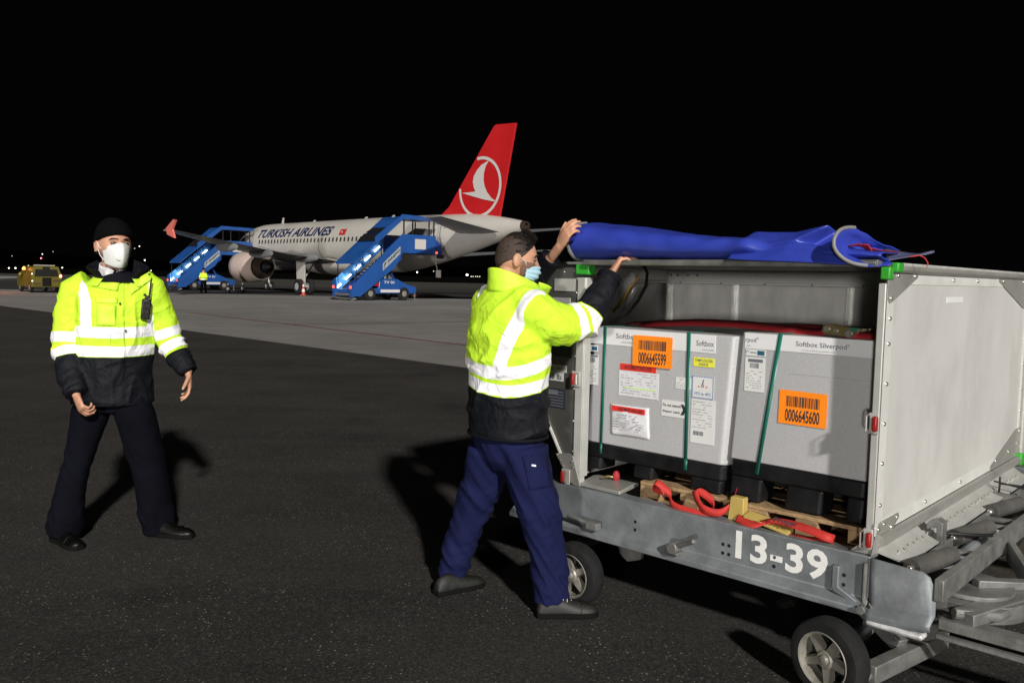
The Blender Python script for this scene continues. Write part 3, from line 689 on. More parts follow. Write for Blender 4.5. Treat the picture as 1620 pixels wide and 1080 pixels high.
# side beam: channel section extruded along u
def beamf(mb):
    prof = [(-.03, .524), (-.03, .352), (-.075, .322), (-.075, .296), (.03, .296), (.03, .33), (-.012, .352), (-.012, .508), (.06, .508), (.06, .524)]
    us = [-.38, 1.54]
    n = len(prof); mb.add([(u, v, z) for u in us for v, z in prof], [(k, (k + 1) % n, n + (k + 1) % n, n + k) for k in range(n)] + [tuple(range(n))[::-1], tuple(range(n, 2 * n))])
beam = part('side_beam', beamf, GALV, dl)
def guide(mb):
    N = 10; vs = []
    for i in range(N + 1):
        t = i / N; u = 1.545 + .24 * t; v = -.033 + .03 * max(0, t - .35) ** 1.5
        cr = .06 * max(0, (t - .8) / .2) ** 2
        top, bot = .522 - .012 * t - cr, .34 + .01 * t
        vs += [(u, v, top), (u, v, bot), (u - .004 * t, v - .045 + .0 * t, bot - .03), (u - .006 * t, v - .055 + .02 * t, bot - .07 + .02 * t)]
    fs = [(i * 4 + k, i * 4 + 4 + k, i * 4 + 5 + k, i * 4 + 1 + k) for i in range(N) for k in range(3)]
    mb.add(vs, fs)
part('end_guide', guide, GALV, dl, solid=.012, bevel=0, smooth=18)
part('worn_lip', lambda mb: mb.prism([(-.094, .292), (-.02, .285), (-.02, .262), (-.09, .266)], 1.55, 1.765, axis=0), mat('worn_white', (.62, .62, .62), .45, .2, var=.3, vs_=18, dirt=.7, dcol=(.16, .15, .14), ds=14), dl, bevel=.012)
part('pivot_rod', lambda mb: (mb.tube([(1.527, -.045, .50), (1.527, -.045, .33)], .009, 10), mb.revolve((1.535, -.08, .325), -VA, [(0, .017), (.02, .017)], 16), mb.tube([(1.535, -.07, .34), (1.565, -.09, .33), (1.575, -.09, .345), (1.56, -.08, .355)], .004, 8)), GALV_L, dl)
mb = MB(); FB = lambda x, y, d: CU(x, -.030 - d, y)
text(mb, '13-39', .957, 1.372, .376, .505, FB, .0015, bold=.03, spacing=1.05)
mb.build('number', WHITEP, beam, smooth=0)
mb = MB()
for u in (.42, .925, .895, 1.14, 1.44):
    for z in (.385, .425):
        mb.revolve(CU(u, -.030, z), -VA, [(0, .008), (.0015, .008)], 12)
mb.build('bolt_hole', BLK, beam)
part('latch_handle', lambda mb: (mb.tube([(.03, -.075, .385), (.185, -.085, .372)], .010, 10), mb.tube([(.02, -.07, .367), (.2, -.08, .355)], .004, 8), mb.box(.17, .235, -.10, -.06, .35, .385)), GALV_L, dl)
part('latch_handle', lambda mb: (mb.tube([(.68, -.085, .375), (.80, -.12, .435)], .012, 10), mb.revolve((.675, -.06, .37), -VA, [(0, .028), (.05, .028)], 14), mb.box(.63, .70, -.095, -.04, .335, .348)), GALV_L, dl)
part('latch_tab', lambda mb: mb.prism([(1.398, .462), (1.426, .462), (1.426, .378), (1.505, .338), (1.505, .322), (1.41, .352), (1.398, .37)], -.052, -.0305), GALV, dl)
# deck and far beam, cross members
part('deck', lambda mb: mb.box(-.36, 1.62, .065, 2.355, .455, .470), GALV_L, dl)
part('far_beam', lambda mb: mb.box(-.38, 1.78, 2.36, 2.42, .33, .524), GALV, dl)
for u in (-.36, .5, 1.2):
    part('cross_member', lambda mb: mb.box(u, u + .07, .031, 2.358, .34, .454), GALV, dl)
# roller end frame
part('end_rail', lambda mb: mb.beam((1.795, -.03, .455), (1.83, 2.36, .455), .035, .085), GALV_L, dl)
part('inner_rail', lambda mb: mb.beam((1.66, .03, .465), (1.665, 2.36, .465), .02, .06), GALV_L, dl)
for v in (.33, .47, 1.02, 1.16, 1.7):
    part('roller_bracket', lambda mb: mb.beam((1.665, v, .472), (1.80, v + .03, .472), .045, .018), GALV_L, dl)
for v0 in (.03, .60, 1.20):
    rl = part('roller', lambda mb: mb.tube([(1.678, v0, .50), (1.742, v0 + .29, .50)], [.037, .037], 20), ROLLER, dl, bevel=.002)
    part('axle_pin', lambda mb: mb.tube([(1.672, v0 - .02, .50), (1.749, v0 + .31, .50)], .012, 10), STEEL, rl)
part('stop_hook', lambda mb: mb.prism([(1.60, .58), (1.64, .60), (1.665, .585), (1.665, .47), (1.64, .47), (1.64, .565), (1.60, .55)], .455, .52), GALV_L, dl, bevel=.003)
part('stop_lever', lambda mb: mb.tube([(1.66, .53, .53), (1.74, .60, .525), (1.80, .70, .515)], .009, 8), BLK, dl)
# second frame end behind
part('rear_crossbar', lambda mb: (mb.tube([(1.56, 1.56, .47), (1.9, 1.60, .46), (2.6, 1.65, .46)], .055, 14)), GALV_L, dl)
part('guard_wire', lambda mb: (mb.tube([(1.62, 1.62, .56), (2.5, 1.9, .52)], .006, 6), mb.tube([(1.62, 1.60, .50), (1.62, 1.60, .60)], .006, 6), mb.tube([(1.60, 1.56, .58), (2.4, 1.60, .48)], .005, 6)), BLK, dl)
# drawbar
part('drawbar', lambda mb: (mb.beam((1.78, .075, .305), (3.3, .10, .30), .07, .045), mb.beam((1.78, .03, .262), (3.3, .03, .26), .03, .02), mb.beam((1.80, .48, .31), (3.3, .50, .30), .07, .045), mb.beam((1.80, .62, .27), (3.3, .62, .27), .02, .02)), GALV_L, dl)
part('drawbar_bracket', lambda mb: (mb.beam((1.86, .06, .345), (2.03, .56, .36), .09, .05), mb.beam((1.83, .34, .40), (2.03, .56, .385), .05, .04), mb.beam((1.84, .86, .42), (1.99, .58, .37), .03, .09)), GALV_L, dl)
part('turntable', lambda mb: (mb.revolve((1.80, .36, .30), (0, 0, 1), [(0, .22), (.07, .22)], 28), mb.revolve((1.80, .36, .37), (0, 0, 1), [(0, .17), (.02, .17)], 28)), GALV_L, dl)
part('steering_arm', lambda mb: mb.tube([(1.83, .05, .36), (1.95, .17, .345), (2.0, .40, .345), (1.9, .60, .35)], .022, 10), GALV_L, dl)
# kick bar under the corner
part('kick_bar', lambda mb: (mb.beam((1.62, -.21, .135), (1.725, .33, .14), .055, .07), mb.beam((1.61, -.25, .12), (1.625, -.20, .13), .02, .02), mb.beam((1.705, .20, .18), (1.70, .16, .30), .07, .05, up=(0, 1, 0))), GALV_L, dl)
part('axle_bracket', lambda mb: mb.prism([(.10, .33), (.34, .33), (.30, .15), (.22, .12), (.17, .15)], .20, .23), GALV_L, dl)
part('axle_bracket', lambda mb: (mb.prism([(1.42, .33), (1.66, .33), (1.60, .16), (1.50, .16)], .16, .19), mb.beam((1.47, .12, .26), (1.65, .05, .17), .05, .06)), GALV_L, dl)
part('axle', lambda mb: mb.tube([(-.08, .17, .15), (-.08, 2.2, .15)], .03, 10), GALV, dl)
part('axle', lambda mb: mb.tube([(1.47, -.02, .15), (1.47, 2.2, .15)], .03, 10), GALV, dl)
def uvof(x, y):
    p = gz(x, y, .155); d = V((p.x, p.y, 0)) - B0; return d.dot(UA), d.dot(VA)
print('wheels', uvof(908, 907), uvof(1312, 1040))
def wheel(u, v, yaw=0.):
    ax = (-VA).copy(); ax.rotate(Matrix.Rotation(yaw, 3, 'Z')); c = CU(u, v, .155); r = .155
    mb = MB(); mb.revolve(c, ax, [(-.045, .105), (-.05, .125), (-.045, .148), (-.03, r), (.03, r), (.045, .148), (.05, .125), (.045, .105)], 44, F=None, close=True)
    t = mb.build('tyre', RUBBER, dl, smooth=50)
    mb = MB(); mb.revolve(c, ax, [(-.048, .104), (.048, .104), (.050, .108), (.044, .110), (.038, .098), (-.04, .098)], 44, F=None, close=True)
    mb.revolve(c, ax, [(-.04, .012), (-.04, .036), (.028, .036), (.034, .030), (.034, .02), (.045, .016), (.048, .006)], 24, F=None)
    a = ax.orthogonal().normalized(); b = ax.cross(a)
    for k in range(5):
        an = 2 * math.pi * k / 5 + .5; d = a * math.cos(an) + b * math.sin(an); s_ = ax.cross(d)
        p, q = c + d * .03 + ax * .012, c + d * .101 + ax * .014
        vs = [p + s_ * .017 + ax * .014, p - s_ * .017 + ax * .014, q - s_ * .010 + ax * .014, q + s_ * .010 + ax * .014, p + s_ * .02 - ax * .015, p - s_ * .02 - ax * .015, q - s_ * .02 - ax * .015, q + s_ * .02 - ax * .015]
        mb.add(vs, [(0, 1, 2, 3), (4, 5, 6, 7)[::-1], (0, 1, 5, 4), (1, 2, 6, 5), (2, 3, 7, 6), (3, 0, 4, 7)], None)
    mb.build('rim', RIM, t)
    mb = MB(); mb.revolve(c, ax, [(-.03, .02), (-.02, .095)], 24, F=None); mb.build('brake_drum', BLK, t)
wheel(*uvof(908, 907), R(2)); wheel(*uvof(1312, 1040), R(-14)); wheel(-.085, 2.2); wheel(1.47, 2.2)

# ================================================================== CONTAINER
ct = thing('cargo_container', 'open aluminium air cargo container with blue tarpaulin cover folded onto its roof', 'container', CU(.8, 1.1, .525))
ZB, ZT = .526, 1.668
part('base', lambda mb: mb.box(-.03, 1.52, .066, 2.355, .473, .490), ALU_INNER, ct)
part('sill', lambda mb: mb.prism([(.0, .527), (.17, .545), (.17, .56), (.12, .565), (.0, .545)], .04, .30, axis=0), ALU, ct)
# posts at the opening
pL = part('door_post', lambda mb: (mb.box(-.0, .05, -.004, .035, ZB, ZT - .06), mb.box(.05, .056, .0, .05, ZB + .05, ZT - .06)), ALU_TRIM, ct)
part('door_post', lambda mb: (mb.box(1.505, 1.535, -.004, .035, ZB + .03, ZT - .06)), ALU_TRIM, ct)
# wing on the left: front face with sloping lower edge
wing_front = part('wing_panel', lambda mb: mb.prism([(-.002, .56), (-.002, ZT - .01), (-.44, ZT - .01), (-.44, 1.27), (-.02, .56)], .006, .018), mat('wing_metal', (.17, .17, .16), .4, .6, var=.2, vs_=4, dirt=.4, dcol=(.08, .08, .075), ds=4), ct, bevel=0)  # dark reflection put into the panel's metal colour
part('wing_edge', lambda mb: (mb.beam((-.01, .0, .55), (-.44, .0, 1.26), .018, .018, up=(0, 1, 0)),), ALU, ct)
part('wing_side', lambda mb: mb.box(-.452, -.442, .0, RW, 1.27, ZT - .01), ALU_INNER, ct)
part('wing_slope', lambda mb: mb.add([(-.442, .02, 1.26), (-.442, RW, 1.26), (-.02, RW, .56), (-.02, .02, .56)], [(0, 1, 2, 3)]), ALU_INNER, ct, solid=.01, bevel=0)
def riv(mb, pts, ax, r=.0085, F=CU):
    for p in pts:
        c = F(*p); mb.revolve(c, ax, [(0, r), (r * .45, r * .85), (r * .75, r * .4)], 10, F=None)
part('corner_gusset', lambda mb: mb.prism([(.055, .527), (.0, .68), (-.025, .69), (-.115, .675), (-.10, .66), (-.02, .545), (.02, .527)], -.010, -.004), ALU, ct, bevel=0)
mb = MB(CU); riv(mb, [(-.103, -.010, .672), (-.08, -.010, .645), (-.06, -.010, .617), (-.035, -.010, .592), (-.003, -.010, .65), (.005, -.010, .62)], -VA, .006)
riv(mb, [(-.012, .006, z) for z in (.70, .86, 1.03, 1.2, 1.33, 1.42, 1.53, 1.6)] + [(-.1, .006, 1.635), (-.03, .006, 1.64)], -VA, .0065); mb.build('rivets', STEEL, ct)
# things stuck on the wing panel
part('shiny_plate', lambda mb: mb.box(-.16, -.02, .0005, .005, 1.535, 1.60), ALU_TRIM, wing_front, bevel=.001)
part('document_pocket', lambda mb: (mb.box(-.19, -.05, .0, .005, 1.36, 1.50),), ALU_TRIM, wing_front, bevel=.001)
part('dark_plate', lambda mb: mb.box(-.17, -.03, .0, .005, 1.19, 1.31), mat('dark_plate', (.03, .04, .035), .35), wing_front, bevel=.001)
FW = lambda x, y, d: CU(x, .0058 - d, y)
lab = part('weight_label', lambda mb: (slab(mb, -.22, -.085, 1.06, 1.107, FW, 0, .002), slab(mb, -.22, -.065, 1.108, 1.145, FW, 0, .002)), PAPER, wing_front, bevel=0, F=None)
mb = MB(); text(mb, '148 lb', -.205, -.098, 1.068, 1.097, FW, .003, bold=.01); text(mb, '67 kg 500', -.21, -.10, 1.115, 1.138, FW, .003); mb.build('lettering', INK, lab, smooth=0)
pc = part('data_plate', lambda mb: slab(mb, -.21, -.068, .915, 1.02, FW, 0, .002), mat('plate_blue', (.05, .055, .075), .35, .3), wing_front, bevel=0, F=None)
mb = MB()
for k in range(6): rect(mb, -.2, -.08, .925 + k * .015, .929 + k * .015, FW, .003)
rect(mb, -.2, -.12, .99, 1.01, FW, .003)
mb.build('fine_print', mat('plate_print', (.2, .21, .24), .4), pc, smooth=0)
def latch(u, v, z, nm='door_latch'):
    l_ = part(nm, lambda mb: mb.prism([(u - .028, z - .04), (u + .028, z - .04), (u + .028, z + .04), (u - .028, z + .04)], v - .012, v - .005), ALU_TRIM, ct, bevel=.003)
    part('red_block', lambda mb: mb.box(u - .022, u - .001, v - .030, v - .0125, z - .030, z + .030), REDP, l_, bevel=.006)
    part('hook', lambda mb: (mb.tube([(u + .006, v - .02, z + .03), (u + .02, v - .03, z + .025), (u + .02, v - .03, z - .025), (u + .006, v - .02, z - .03)], .003, 6)), STEEL, l_, bevel=0)
latch(.012, -.002, 1.085); latch(-.035, -.008, .565)
def latch_r(z, v=-.03):
    l_ = part('door_latch', lambda mb: mb.box(1.50, 1.537, -.013, -.005, z - .042, z + .042), ALU_TRIM, ct, bevel=.003)
    part('red_block', lambda mb: mb.box(1.518, 1.538, -.036, -.0135, z - .030, z + .030), REDP, l_, bevel=.006)
    part('hook', lambda mb: mb.tube([(1.505, -.02, z + .04), (1.50, -.04, z + .03), (1.50, -.04, z - .03), (1.505, -.02, z - .04)], .0035, 6), STEEL, l_, bevel=0)
latch_r(1.055); latch_r(.588)
# green corner pieces
for nm, bx in (('green_corner', (-.01, .075, -.012, .05, 1.622, 1.675)), ('green_corner', (1.512, 1.55, -.014, .03, 1.622, 1.672)), ('green_corner', (1.535, 1.565, .035, .10, 1.652, 1.69)), ('green_corner', (1.53, 1.575, 2.30, 2.40, .545, .615))):
    part(nm, lambda mb: mb.box(*bx), GREEN, ct, bevel=.006)
# right side panel
RPF = lambda v, z, d: CU(1.538 + d, v, z)
rp = part('side_panel', lambda mb: mb.prism([(.03, .60), (2.36, .60), (2.36, 1.66), (.03, 1.66)], 1.524, 1.538, axis=0), ALU_PANEL, ct, bevel=0)
part('panel_edge_strip', lambda mb: (mb.box(1.5385, 1.5405, .0, .075, .60, 1.655), mb.box(1.5385, 1.5405, .0755, 2.30, 1.605, 1.655), mb.box(1.5385, 1.5405, .0755, 2.30, .60, .655), mb.box(1.5385, 1.5405, 2.3005, 2.37, .60, 1.655)), mat('bright_strip', (.66, .66, .64), .4, .15, var=.06, vs_=8), ct, bevel=0)
part('bottom_tube', lambda mb: mb.tube([(1.55, .04, .575), (1.55, 2.35, .575)], .024, 16), ALU, ct, bevel=0)
part('top_tube', lambda mb: mb.tube([(1.545, .04, 1.668), (1.545, 2.39, 1.668)], .018, 14), ALU, ct, bevel=0)
part('far_tube', lambda mb: mb.tube([(1.55, 2.37, .60), (1.55, 2.37, 1.66)], .026, 14), ALU, ct, bevel=0)
mb = MB(CU); mb.prism([(1.50, .545), (1.555, .552), (1.60, .52), (1.652, .508), (1.652, .500), (1.60, .510), (1.5, .53)], .05, 2.2)
mb.cur = 1; n_ = 34
for k in range(n_):
    v = .12 + k * 2.0 / n_; mb.tube([(1.598 + .006 * (k % 2), v, .516), (1.602 + .006 * (k % 2), v, .534)], .004, 8)
mb.build('base_rail', [ALU_TRIM, STEEL], ct)
part('side_gusset', lambda mb: mb.prism([(.0, 1.652), (.33, 1.652), (.34, 1.635), (.05, 1.535), (.02, 1.53), (.0, 1.545)], 1.541, 1.544, axis=0), ALU, ct, bevel=0)
part('side_gusset', lambda mb: mb.prism([(2.37, 1.652), (1.66, 1.652), (1.655, 1.635), (2.22, 1.49), (2.37, 1.47)], 1.541, 1.544, axis=0), ALU, ct, bevel=0)
part('side_gusset', lambda mb: mb.prism([(2.37, .60), (2.37, .77), (2.27, .765), (1.72, .625), (1.72, .60)], 1.541, 1.544, axis=0), ALU, ct, bevel=0)
part('side_gusset', lambda mb: mb.prism([(-.03, .53), (.03, .645), (.06, .65), (.26, .65), (.27, .63), (.14, .56), (.05, .53)], 1.541, 1.544, axis=0), ALU, ct, bevel=0)
part('side_gusset', lambda mb: mb.prism([(1.45, .527), (1.53, .60), (1.54, .655), (1.54, .527)], -.010, -.004), ALU, ct, bevel=0)
mb = MB(CU)
riv(mb, [(1.5405, .04, z) for z in (.72, .89, 1.05, 1.21, 1.37, 1.47)] + [(1.5405, v, 1.63) for v in (.85, 1.25)] + [(1.5405, 2.33, z) for z in (.87, 1.0, 1.15, 1.3)] + [(1.5405, v, .63) for v in (.62, 1.16)], UA, .0095)
riv(mb, [(1.544, .03, 1.63), (1.544, .10, 1.64), (1.544, .30, 1.64), (1.544, .03, 1.55), (1.544, 1.74, 1.635), (1.544, 2.2, 1.635), (1.544, 2.3, 1.5), (1.544, 2.33, .75), (1.544, 2.28, .68), (1.544, 2.1, .655), (1.544, 1.82, .64), (1.544, .03, .625), (1.544, .09, .635), (1.544, .24, .635), (1.544, .18, .605), (1.544, .12, .58), (1.544, .06, .56)], UA, .0095)
mb.build('rivets', STEEL, ct)
part('white_sticker', lambda mb: slab(mb, .77, 1.02, 1.525, 1.552, RPF, 0.0, .002), PAPER, rp, bevel=0, F=None)
# roof with front header, inside walls and rims
part('roof', lambda mb: mb.box(-.45, 1.56, .05, 2.40, 1.676, 1.69), ALU_INNER, ct)
part('header', lambda mb: (mb.box(.055, 1.504, -.02, .049, 1.670, 1.70), mb.prism([(-.035, 1.670), (-.02, 1.670), (-.02, 1.70), (-.04, 1.69)], .055, 1.504, axis=0)), GALV_L, ct)
part('rear_wall', lambda mb: mb.box(-.44, 1.523, RW, RW + .012, .56, 1.655), ALU_INNER, ct, bevel=0)
part('back_panel', lambda mb: mb.box(-.44, 1.523, 2.375, 2.387, .53, 1.66), ALU_INNER, ct, bevel=0)
part('top_rim', lambda mb: (mb.box(-.44, 1.522, RW - .05, RW - .001, 1.60, 1.675), mb.box(-.44, 1.522, RW - .06, RW - .05, 1.585, 1.60)), ALU_PANEL, ct)
part('top_rim', lambda mb: (mb.box(-.441, -.40, .02, RW - .061, 1.60, 1.675), mb.box(-.40, -.39, .02, RW - .061, 1.585, 1.60)), ALU_PANEL, ct)
for u in (-.436, .05, .78, 1.4):
    part('wall_rib', lambda mb: (mb.box(u, u + .05, RW - .006, RW - .001, .56, 1.584), mb.box(u + .02, u + .032, RW - .045, RW - .0065, .56, 1.584)), mat('rib_metal', (.66, .66, .64), .35, .3, var=.1, vs_=12), ct, bevel=.001)
mb = MB(CU)
riv(mb, [(u, RW - .05, 1.64) for u in (-.38, -.33, -.25, -.18)], -VA, .009); riv(mb, [(u, RW - .0605, 1.592) for u in (-.3, 0, .3, .6, .9, 1.2)], -VA, .006); mb.build('rivets', INKN, ct)

# the tarpaulin cover rolled up on the front of the roof
def lerp(x, xs, ys):
    return float(np.interp(x, xs, ys))
tp = thing('tarpaulin', 'blue tarpaulin with grey hems being rolled up over the front edge of the container roof', 'tarpaulin', CU(.7, 0, 1.7))
def tf(a, b):
    u = -.002 + 1.52 * a
    h = lerp(u, [-.01, .05, .25, .5, .75, 1.0, 1.15, 1.3, 1.53], [.185, .185, .165, .135, .105, .088, .080, .05, .03])
    dpt = .05 + h * .38
    ang = R(-115 + 255 * b)
    v = .03 - math.cos(ang) * dpt * (1.0) ; z = 1.703 + h / 2 + math.sin(ang) * h / 2
    if b > .62: t = (b - .62) / .38; v += t * .2; z = max(z - .0, 1.70)
    wv = .010 * nz((u * 3.2, b * 3, 1.7)) + .006 * nz((u * 9, b * 5, 4)) + (.012 * math.exp(-((u - .95) / .05) ** 2) - .010 * math.exp(-((u - 1.06) / .06) ** 2))
    return (u, v - wv, z + wv * .8)
mb = MB(CU); mb.grid(tf, 90, 26, F=CU); mb.build('cover_roll', TARP, tp, solid=.004, smooth=60)
mb = MB(CU); mb.tube([tuple(CU(*tf(-.002, k / 22 * .74))) for k in range(23)], .0115, 10, F=None, flat=1); mb.build('grey_hem', HEM, tp)
# crumpled second fold: facets with sharp creases
cv = {}
def cvp(k, x, y, dv):
    d = fw + RT * ((x - 810) / F_PX) + UP * ((540 - y) / F_PX); o = V((0, 0, H)); q = B0 + VA * (dv - .055); t = (q - o).dot(VA) / d.dot(VA); cv[k] = (len(cv), o + d * t)
for k, x, y, dv in (('a', 1165, 384, .10), ('b', 1193, 366, .17), ('f', 1222, 367, .15), ('c', 1259, 367, .10), ('d', 1311, 355, .055), ('e', 1324, 366, .14), ('g', 1210, 386, .045), ('h', 1198, 400, .00), ('i', 1254, 380, .035),
                    ('j', 1285, 389, .09), ('k', 1330, 404, .02), ('m', 1240, 397, -.01), ('n', 1305, 400, .005), ('L', 1150, 409, -.02), ('M', 1262, 414, -.03), ('R', 1376, 420, -.01), ('z', 1205, 412, -.03), ('q', 1232, 378, .075), ('r', 1340, 380, .22), ('s', 1200, 372, .25), ('t', 1310, 366, .25)):
    cvp(k, x, y, dv)
tri = ['abg', 'bfq', 'bqg', 'fcq', 'qci', 'gqi', 'cdi', 'dji', 'dej', 'ekj', 'agh', 'gim', 'gmh', 'ijn', 'inm', 'jkn', 'ahL', 'hmz', 'hzL', 'mMz', 'mnM', 'nkR', 'nRM', 'erk', 'bsf', 'ctd', 'dte', 'fsc', 'sct']
mb = MB(); mb.add([cv[k][1] for k in cv], [tuple(cv[c][0] for c in t_) for t_ in tri])
cf = mb.build('crumpled_fold', TARP, tp, smooth=0)
for p_ in cf.data.polygons: p_.use_smooth = True
cre = cf.data.attributes.new('crease_edge', 'FLOAT', 'EDGE'); cre.data.foreach_set('value', [.72] * len(cf.data.edges))
md = cf.modifiers.new('s', 'SUBSURF'); md.levels = 3; md.render_levels = 3
md = cf.modifiers.new('t', 'SOLIDIFY'); md.thickness = .003
# open end of the roll: the grey hem bends round, the inside of the cloth shows behind it
hemp = [W(x, y, Y) for x, y, Y in ((1352, 360, 3.40), (1340, 360, 3.37), (1329, 364, 3.34), (1321, 374, 3.32), (1319, 387, 3.31), (1324, 399, 3.30), (1336, 410, 3.29), (1352, 417, 3.285), (1372, 420, 3.285))]
endp = [W(x, y, Y) for x, y, Y in ((1425, 397, 3.50), (1420, 398, 3.50), (1412, 400, 3.50), (1408, 402, 3.49), (1405, 405, 3.44), (1404, 408, 3.40), (1405, 411, 3.36), (1408, 414, 3.33), (1412, 417, 3.31))]
def cr(P, t):
    t = t * (len(P) - 1); i = min(int(t), len(P) - 2); u = t - i; a, b, c, d = P[max(i - 1, 0)], P[i], P[i + 1], P[min(i + 2, len(P) - 1)]
    return .5 * ((2 * b) + (c - a) * u + (2 * a - 5 * b + 4 * c - d) * u * u + (3 * b - a - 3 * c + d) * u ** 3)
def curl(a, b):
    p = cr(hemp, b) * (1 - a) + cr(endp, b) * a
    k = .012 * math.sin(a * math.pi) * noise.noise(V((a * 4, b * 6, 1.3)))
    return p + V((0, .05 * math.sin(a * math.pi) * math.sin(b * math.pi), k - .006 * math.sin(a * math.pi)))
mb = MB(); mb.grid(curl, 18, 30); mb.build('curled_end', TARP, tp, solid=.004, smooth=60)
mb = MB(); mb.tube([cr(hemp, k / 30) for k in range(31)], .0075, 10); mb.build('grey_hem', HEM, tp)
fq = [W(1398, 393, 3.47), W(1440, 402, 3.42), W(1478, 398, 3.40), W(1436, 410, 3.36), W(1404, 412, 3.36)]
def flap(a, b):
    t = fq[0] * (1 - a) + fq[2] * a + V((0, 0, -.014 * math.sin(a * math.pi))); l = fq[4] * (1 - a) + fq[2] * a + V((0, 0, -.006 * math.sin(a * 3)))
    return t * (1 - b) + l * b + V((0, 0, .004 * math.sin(b * 6 + a * 5)))
mb = MB(); mb.grid(flap, 16, 5); mb.build('loose_flap', mat('tarp_inside', (.06, .065, .12), .5, var=.15, vs_=8), tp, solid=.004, smooth=40)
mb = MB(); mb.tube([W(1342, 389, 3.40), W(1360, 387, 3.39), W(1372, 393, 3.38), (W(1392, 396, 3.40)), W(1420, 399, 3.40)], [.006, .022, .020, .010, .008], 8, flat=.3); mb.build('red_strap', REDD, tp)
mb = MB(); mb.tube([W(1366, 387, 3.37), W(1373, 388, 3.365), W(1380, 399, 3.36)], [.012, .016, .010], 8, flat=.3); mb.build('red_tab', REDW, tp)
mb = MB(); mb.tube([W(x, y, 3.38) for x, y in ((1440, 406), (1455, 404), (1463, 408), (1468, 416), (1466, 423))], .0025, 6); mb.build('red_cord', REDW, tp)

# ================================================================== BOXES
def sh(F):
    return lambda u, v, z: F(u + .066 * (z - .74), v, z)
BX = sh(CU)
def rbox(mb, u0, u1, v0, v1, z0, z1, r=.02, F=BX, n=5):
    pts = []
    for cx, cy, a0 in ((u1 - r, v0 + r, -90), (u1 - r, v1 - r, 0), (u0 + r, v1 - r, 90), (u0 + r, v0 + r, 180)):
        for k in range(n + 1):
            a = R(a0 + 90 * k / n); pts.append((cx + r * math.cos(a), cy + r * math.sin(a)))
    mb.prism(pts, z0, z1, F=F, axis=2)
def barcode(mb, x0, x1, y0, y1, F, d, seed, n=34):
    rr = random.Random(seed); x = x0; w = (x1 - x0) / n
    k = 0
    while x < x1 - w:
        bw = w * rr.choice((.45, .45, .8, 1.3)); rect(mb, x, min(x + bw, x1), y0, y1, F, d); x += bw + w * rr.choice((.35, .6, .9)); k += 1
def prints(mb, x0, x1, y0, y1, F, d, seed, rows):
    rr = random.Random(seed); h = (y1 - y0) / rows
    for i in range(rows):
        y = y1 - (i + .6) * h; x = x0
        while x < x1 - .004:
            w = rr.uniform(.004, .022)
            if rr.random() < .62: rect(mb, x, min(x + w, x1), y, y + h * .26, F, d)
            x += w + .004
v0 = .12
FBX = lambda x, y, d: BX(x - .066 * (y - .74), v0 - d, y)     # x = absolute u at that height
def lbl(parent, nm, x0, x1, y0, y1, mt, d0=.001, d1=.003, sk=0.):
    mb = MB(); slab(mb, x0, x1, y0, y1, FBX, d0, d1); return mb.build(nm, mt, parent, smooth=0)
def ink(parent, nm, fn, mt=INK):
    mb = MB(); fn(mb); return mb.build(nm, mt, parent, smooth=0)
# box one
b1 = thing('shipping_box', 'silver insulated box beside the loading worker, carrying many papers and the label 0006645599', 'box', CU(.4, .5, .74), 'silver insulated shipping boxes in the container')
mb = MB(); rbox(mb, -.038, .812, v0, .95, .742, 1.352, .045); c1 = mb.build('carton', CARTON, b1, bevel=.006)
mb = MB(); slab(mb, -.005, .735, 1.265, 1.350, FBX, 0, .0025); mb.build('lid_band', BAND, b1)
lb = b1.children[-1]
ink(lb, 'lettering', lambda m_: (text(m_, 'Softbox', .165, .30, 1.301, 1.327, FBX, .0035, bold=.006), text(m_, 'Softbox', .634, .728, 1.296, 1.322, FBX, .0035, bold=.006)), INKN)
ink(lb, 'small_print', lambda m_: (text(m_, 'www.softbox', .20, .28, 1.279, 1.289, FBX, .0035), text(m_, 'www.softb', .665, .728, 1.275, 1.285, FBX, .0035)), INKG)
def strap(parent, ut, ub, w=.012):
    mb = MB(); F_ = lambda x, y, d: CU(x, v0 - d, y)
    def q(z): return ub + (ut - ub) * (z - .69) / (1.355 - .69)
    for a, b in ((.69, .742), (.742, 1.356)):
        mb.add([(q(a) - w, a, .006), (q(a) + w, a, .006), (q(b) + w, b, .006), (q(b) - w, b, .006)], [(0, 1, 2, 3)], F_)
    mb.add([(q(1.356) - w, 1.357, .006), (q(1.356) + w, 1.357, .006), (q(1.356) + w, 1.357, -.84), (q(1.356) - w, 1.357, -.84)], [(0, 1, 2, 3)], F_)
    mb.build('strap', GSTRAP, parent, solid=.0015)
strap(b1, .098, .089, .0085); strap(b1, .594, .600, .0095)
ol = lbl(b1, 'orange_label', .276, .506, 1.172, 1.325, ORANGE, .009, .0105)
ink(ol, 'barcode', lambda m_: barcode(m_, .312, .474, 1.255, 1.302, FBX, .0115, 3))
ink(ol, 'number', lambda m_: text(m_, '0006645599', .312, .474, 1.184, 1.243, FBX, .0115, bold=.02))
dc = lbl(b1, 'document_sleeve', .191, .43, 1.01, 1.14, GLOSSP); lbl(dc, 'red_band', .198, .413, 1.142, 1.175, REDL, .001, .004)
ink(dc.children[-1], 'lettering', lambda m_: text(m_, 'DOCUMENTS ENCLOSED', .225, .39, 1.150, 1.167, FBX, .005, bold=.02))
ink(dc, 'print', lambda m_: prints(m_, .205, .415, 1.02, 1.135, FBX, .004, 5, 9), INKG)
ink(dc, 'highlight', lambda m_: rect(m_, .23, .42, 1.052, 1.057, FBX, .0045), LIME)
mb = MB()
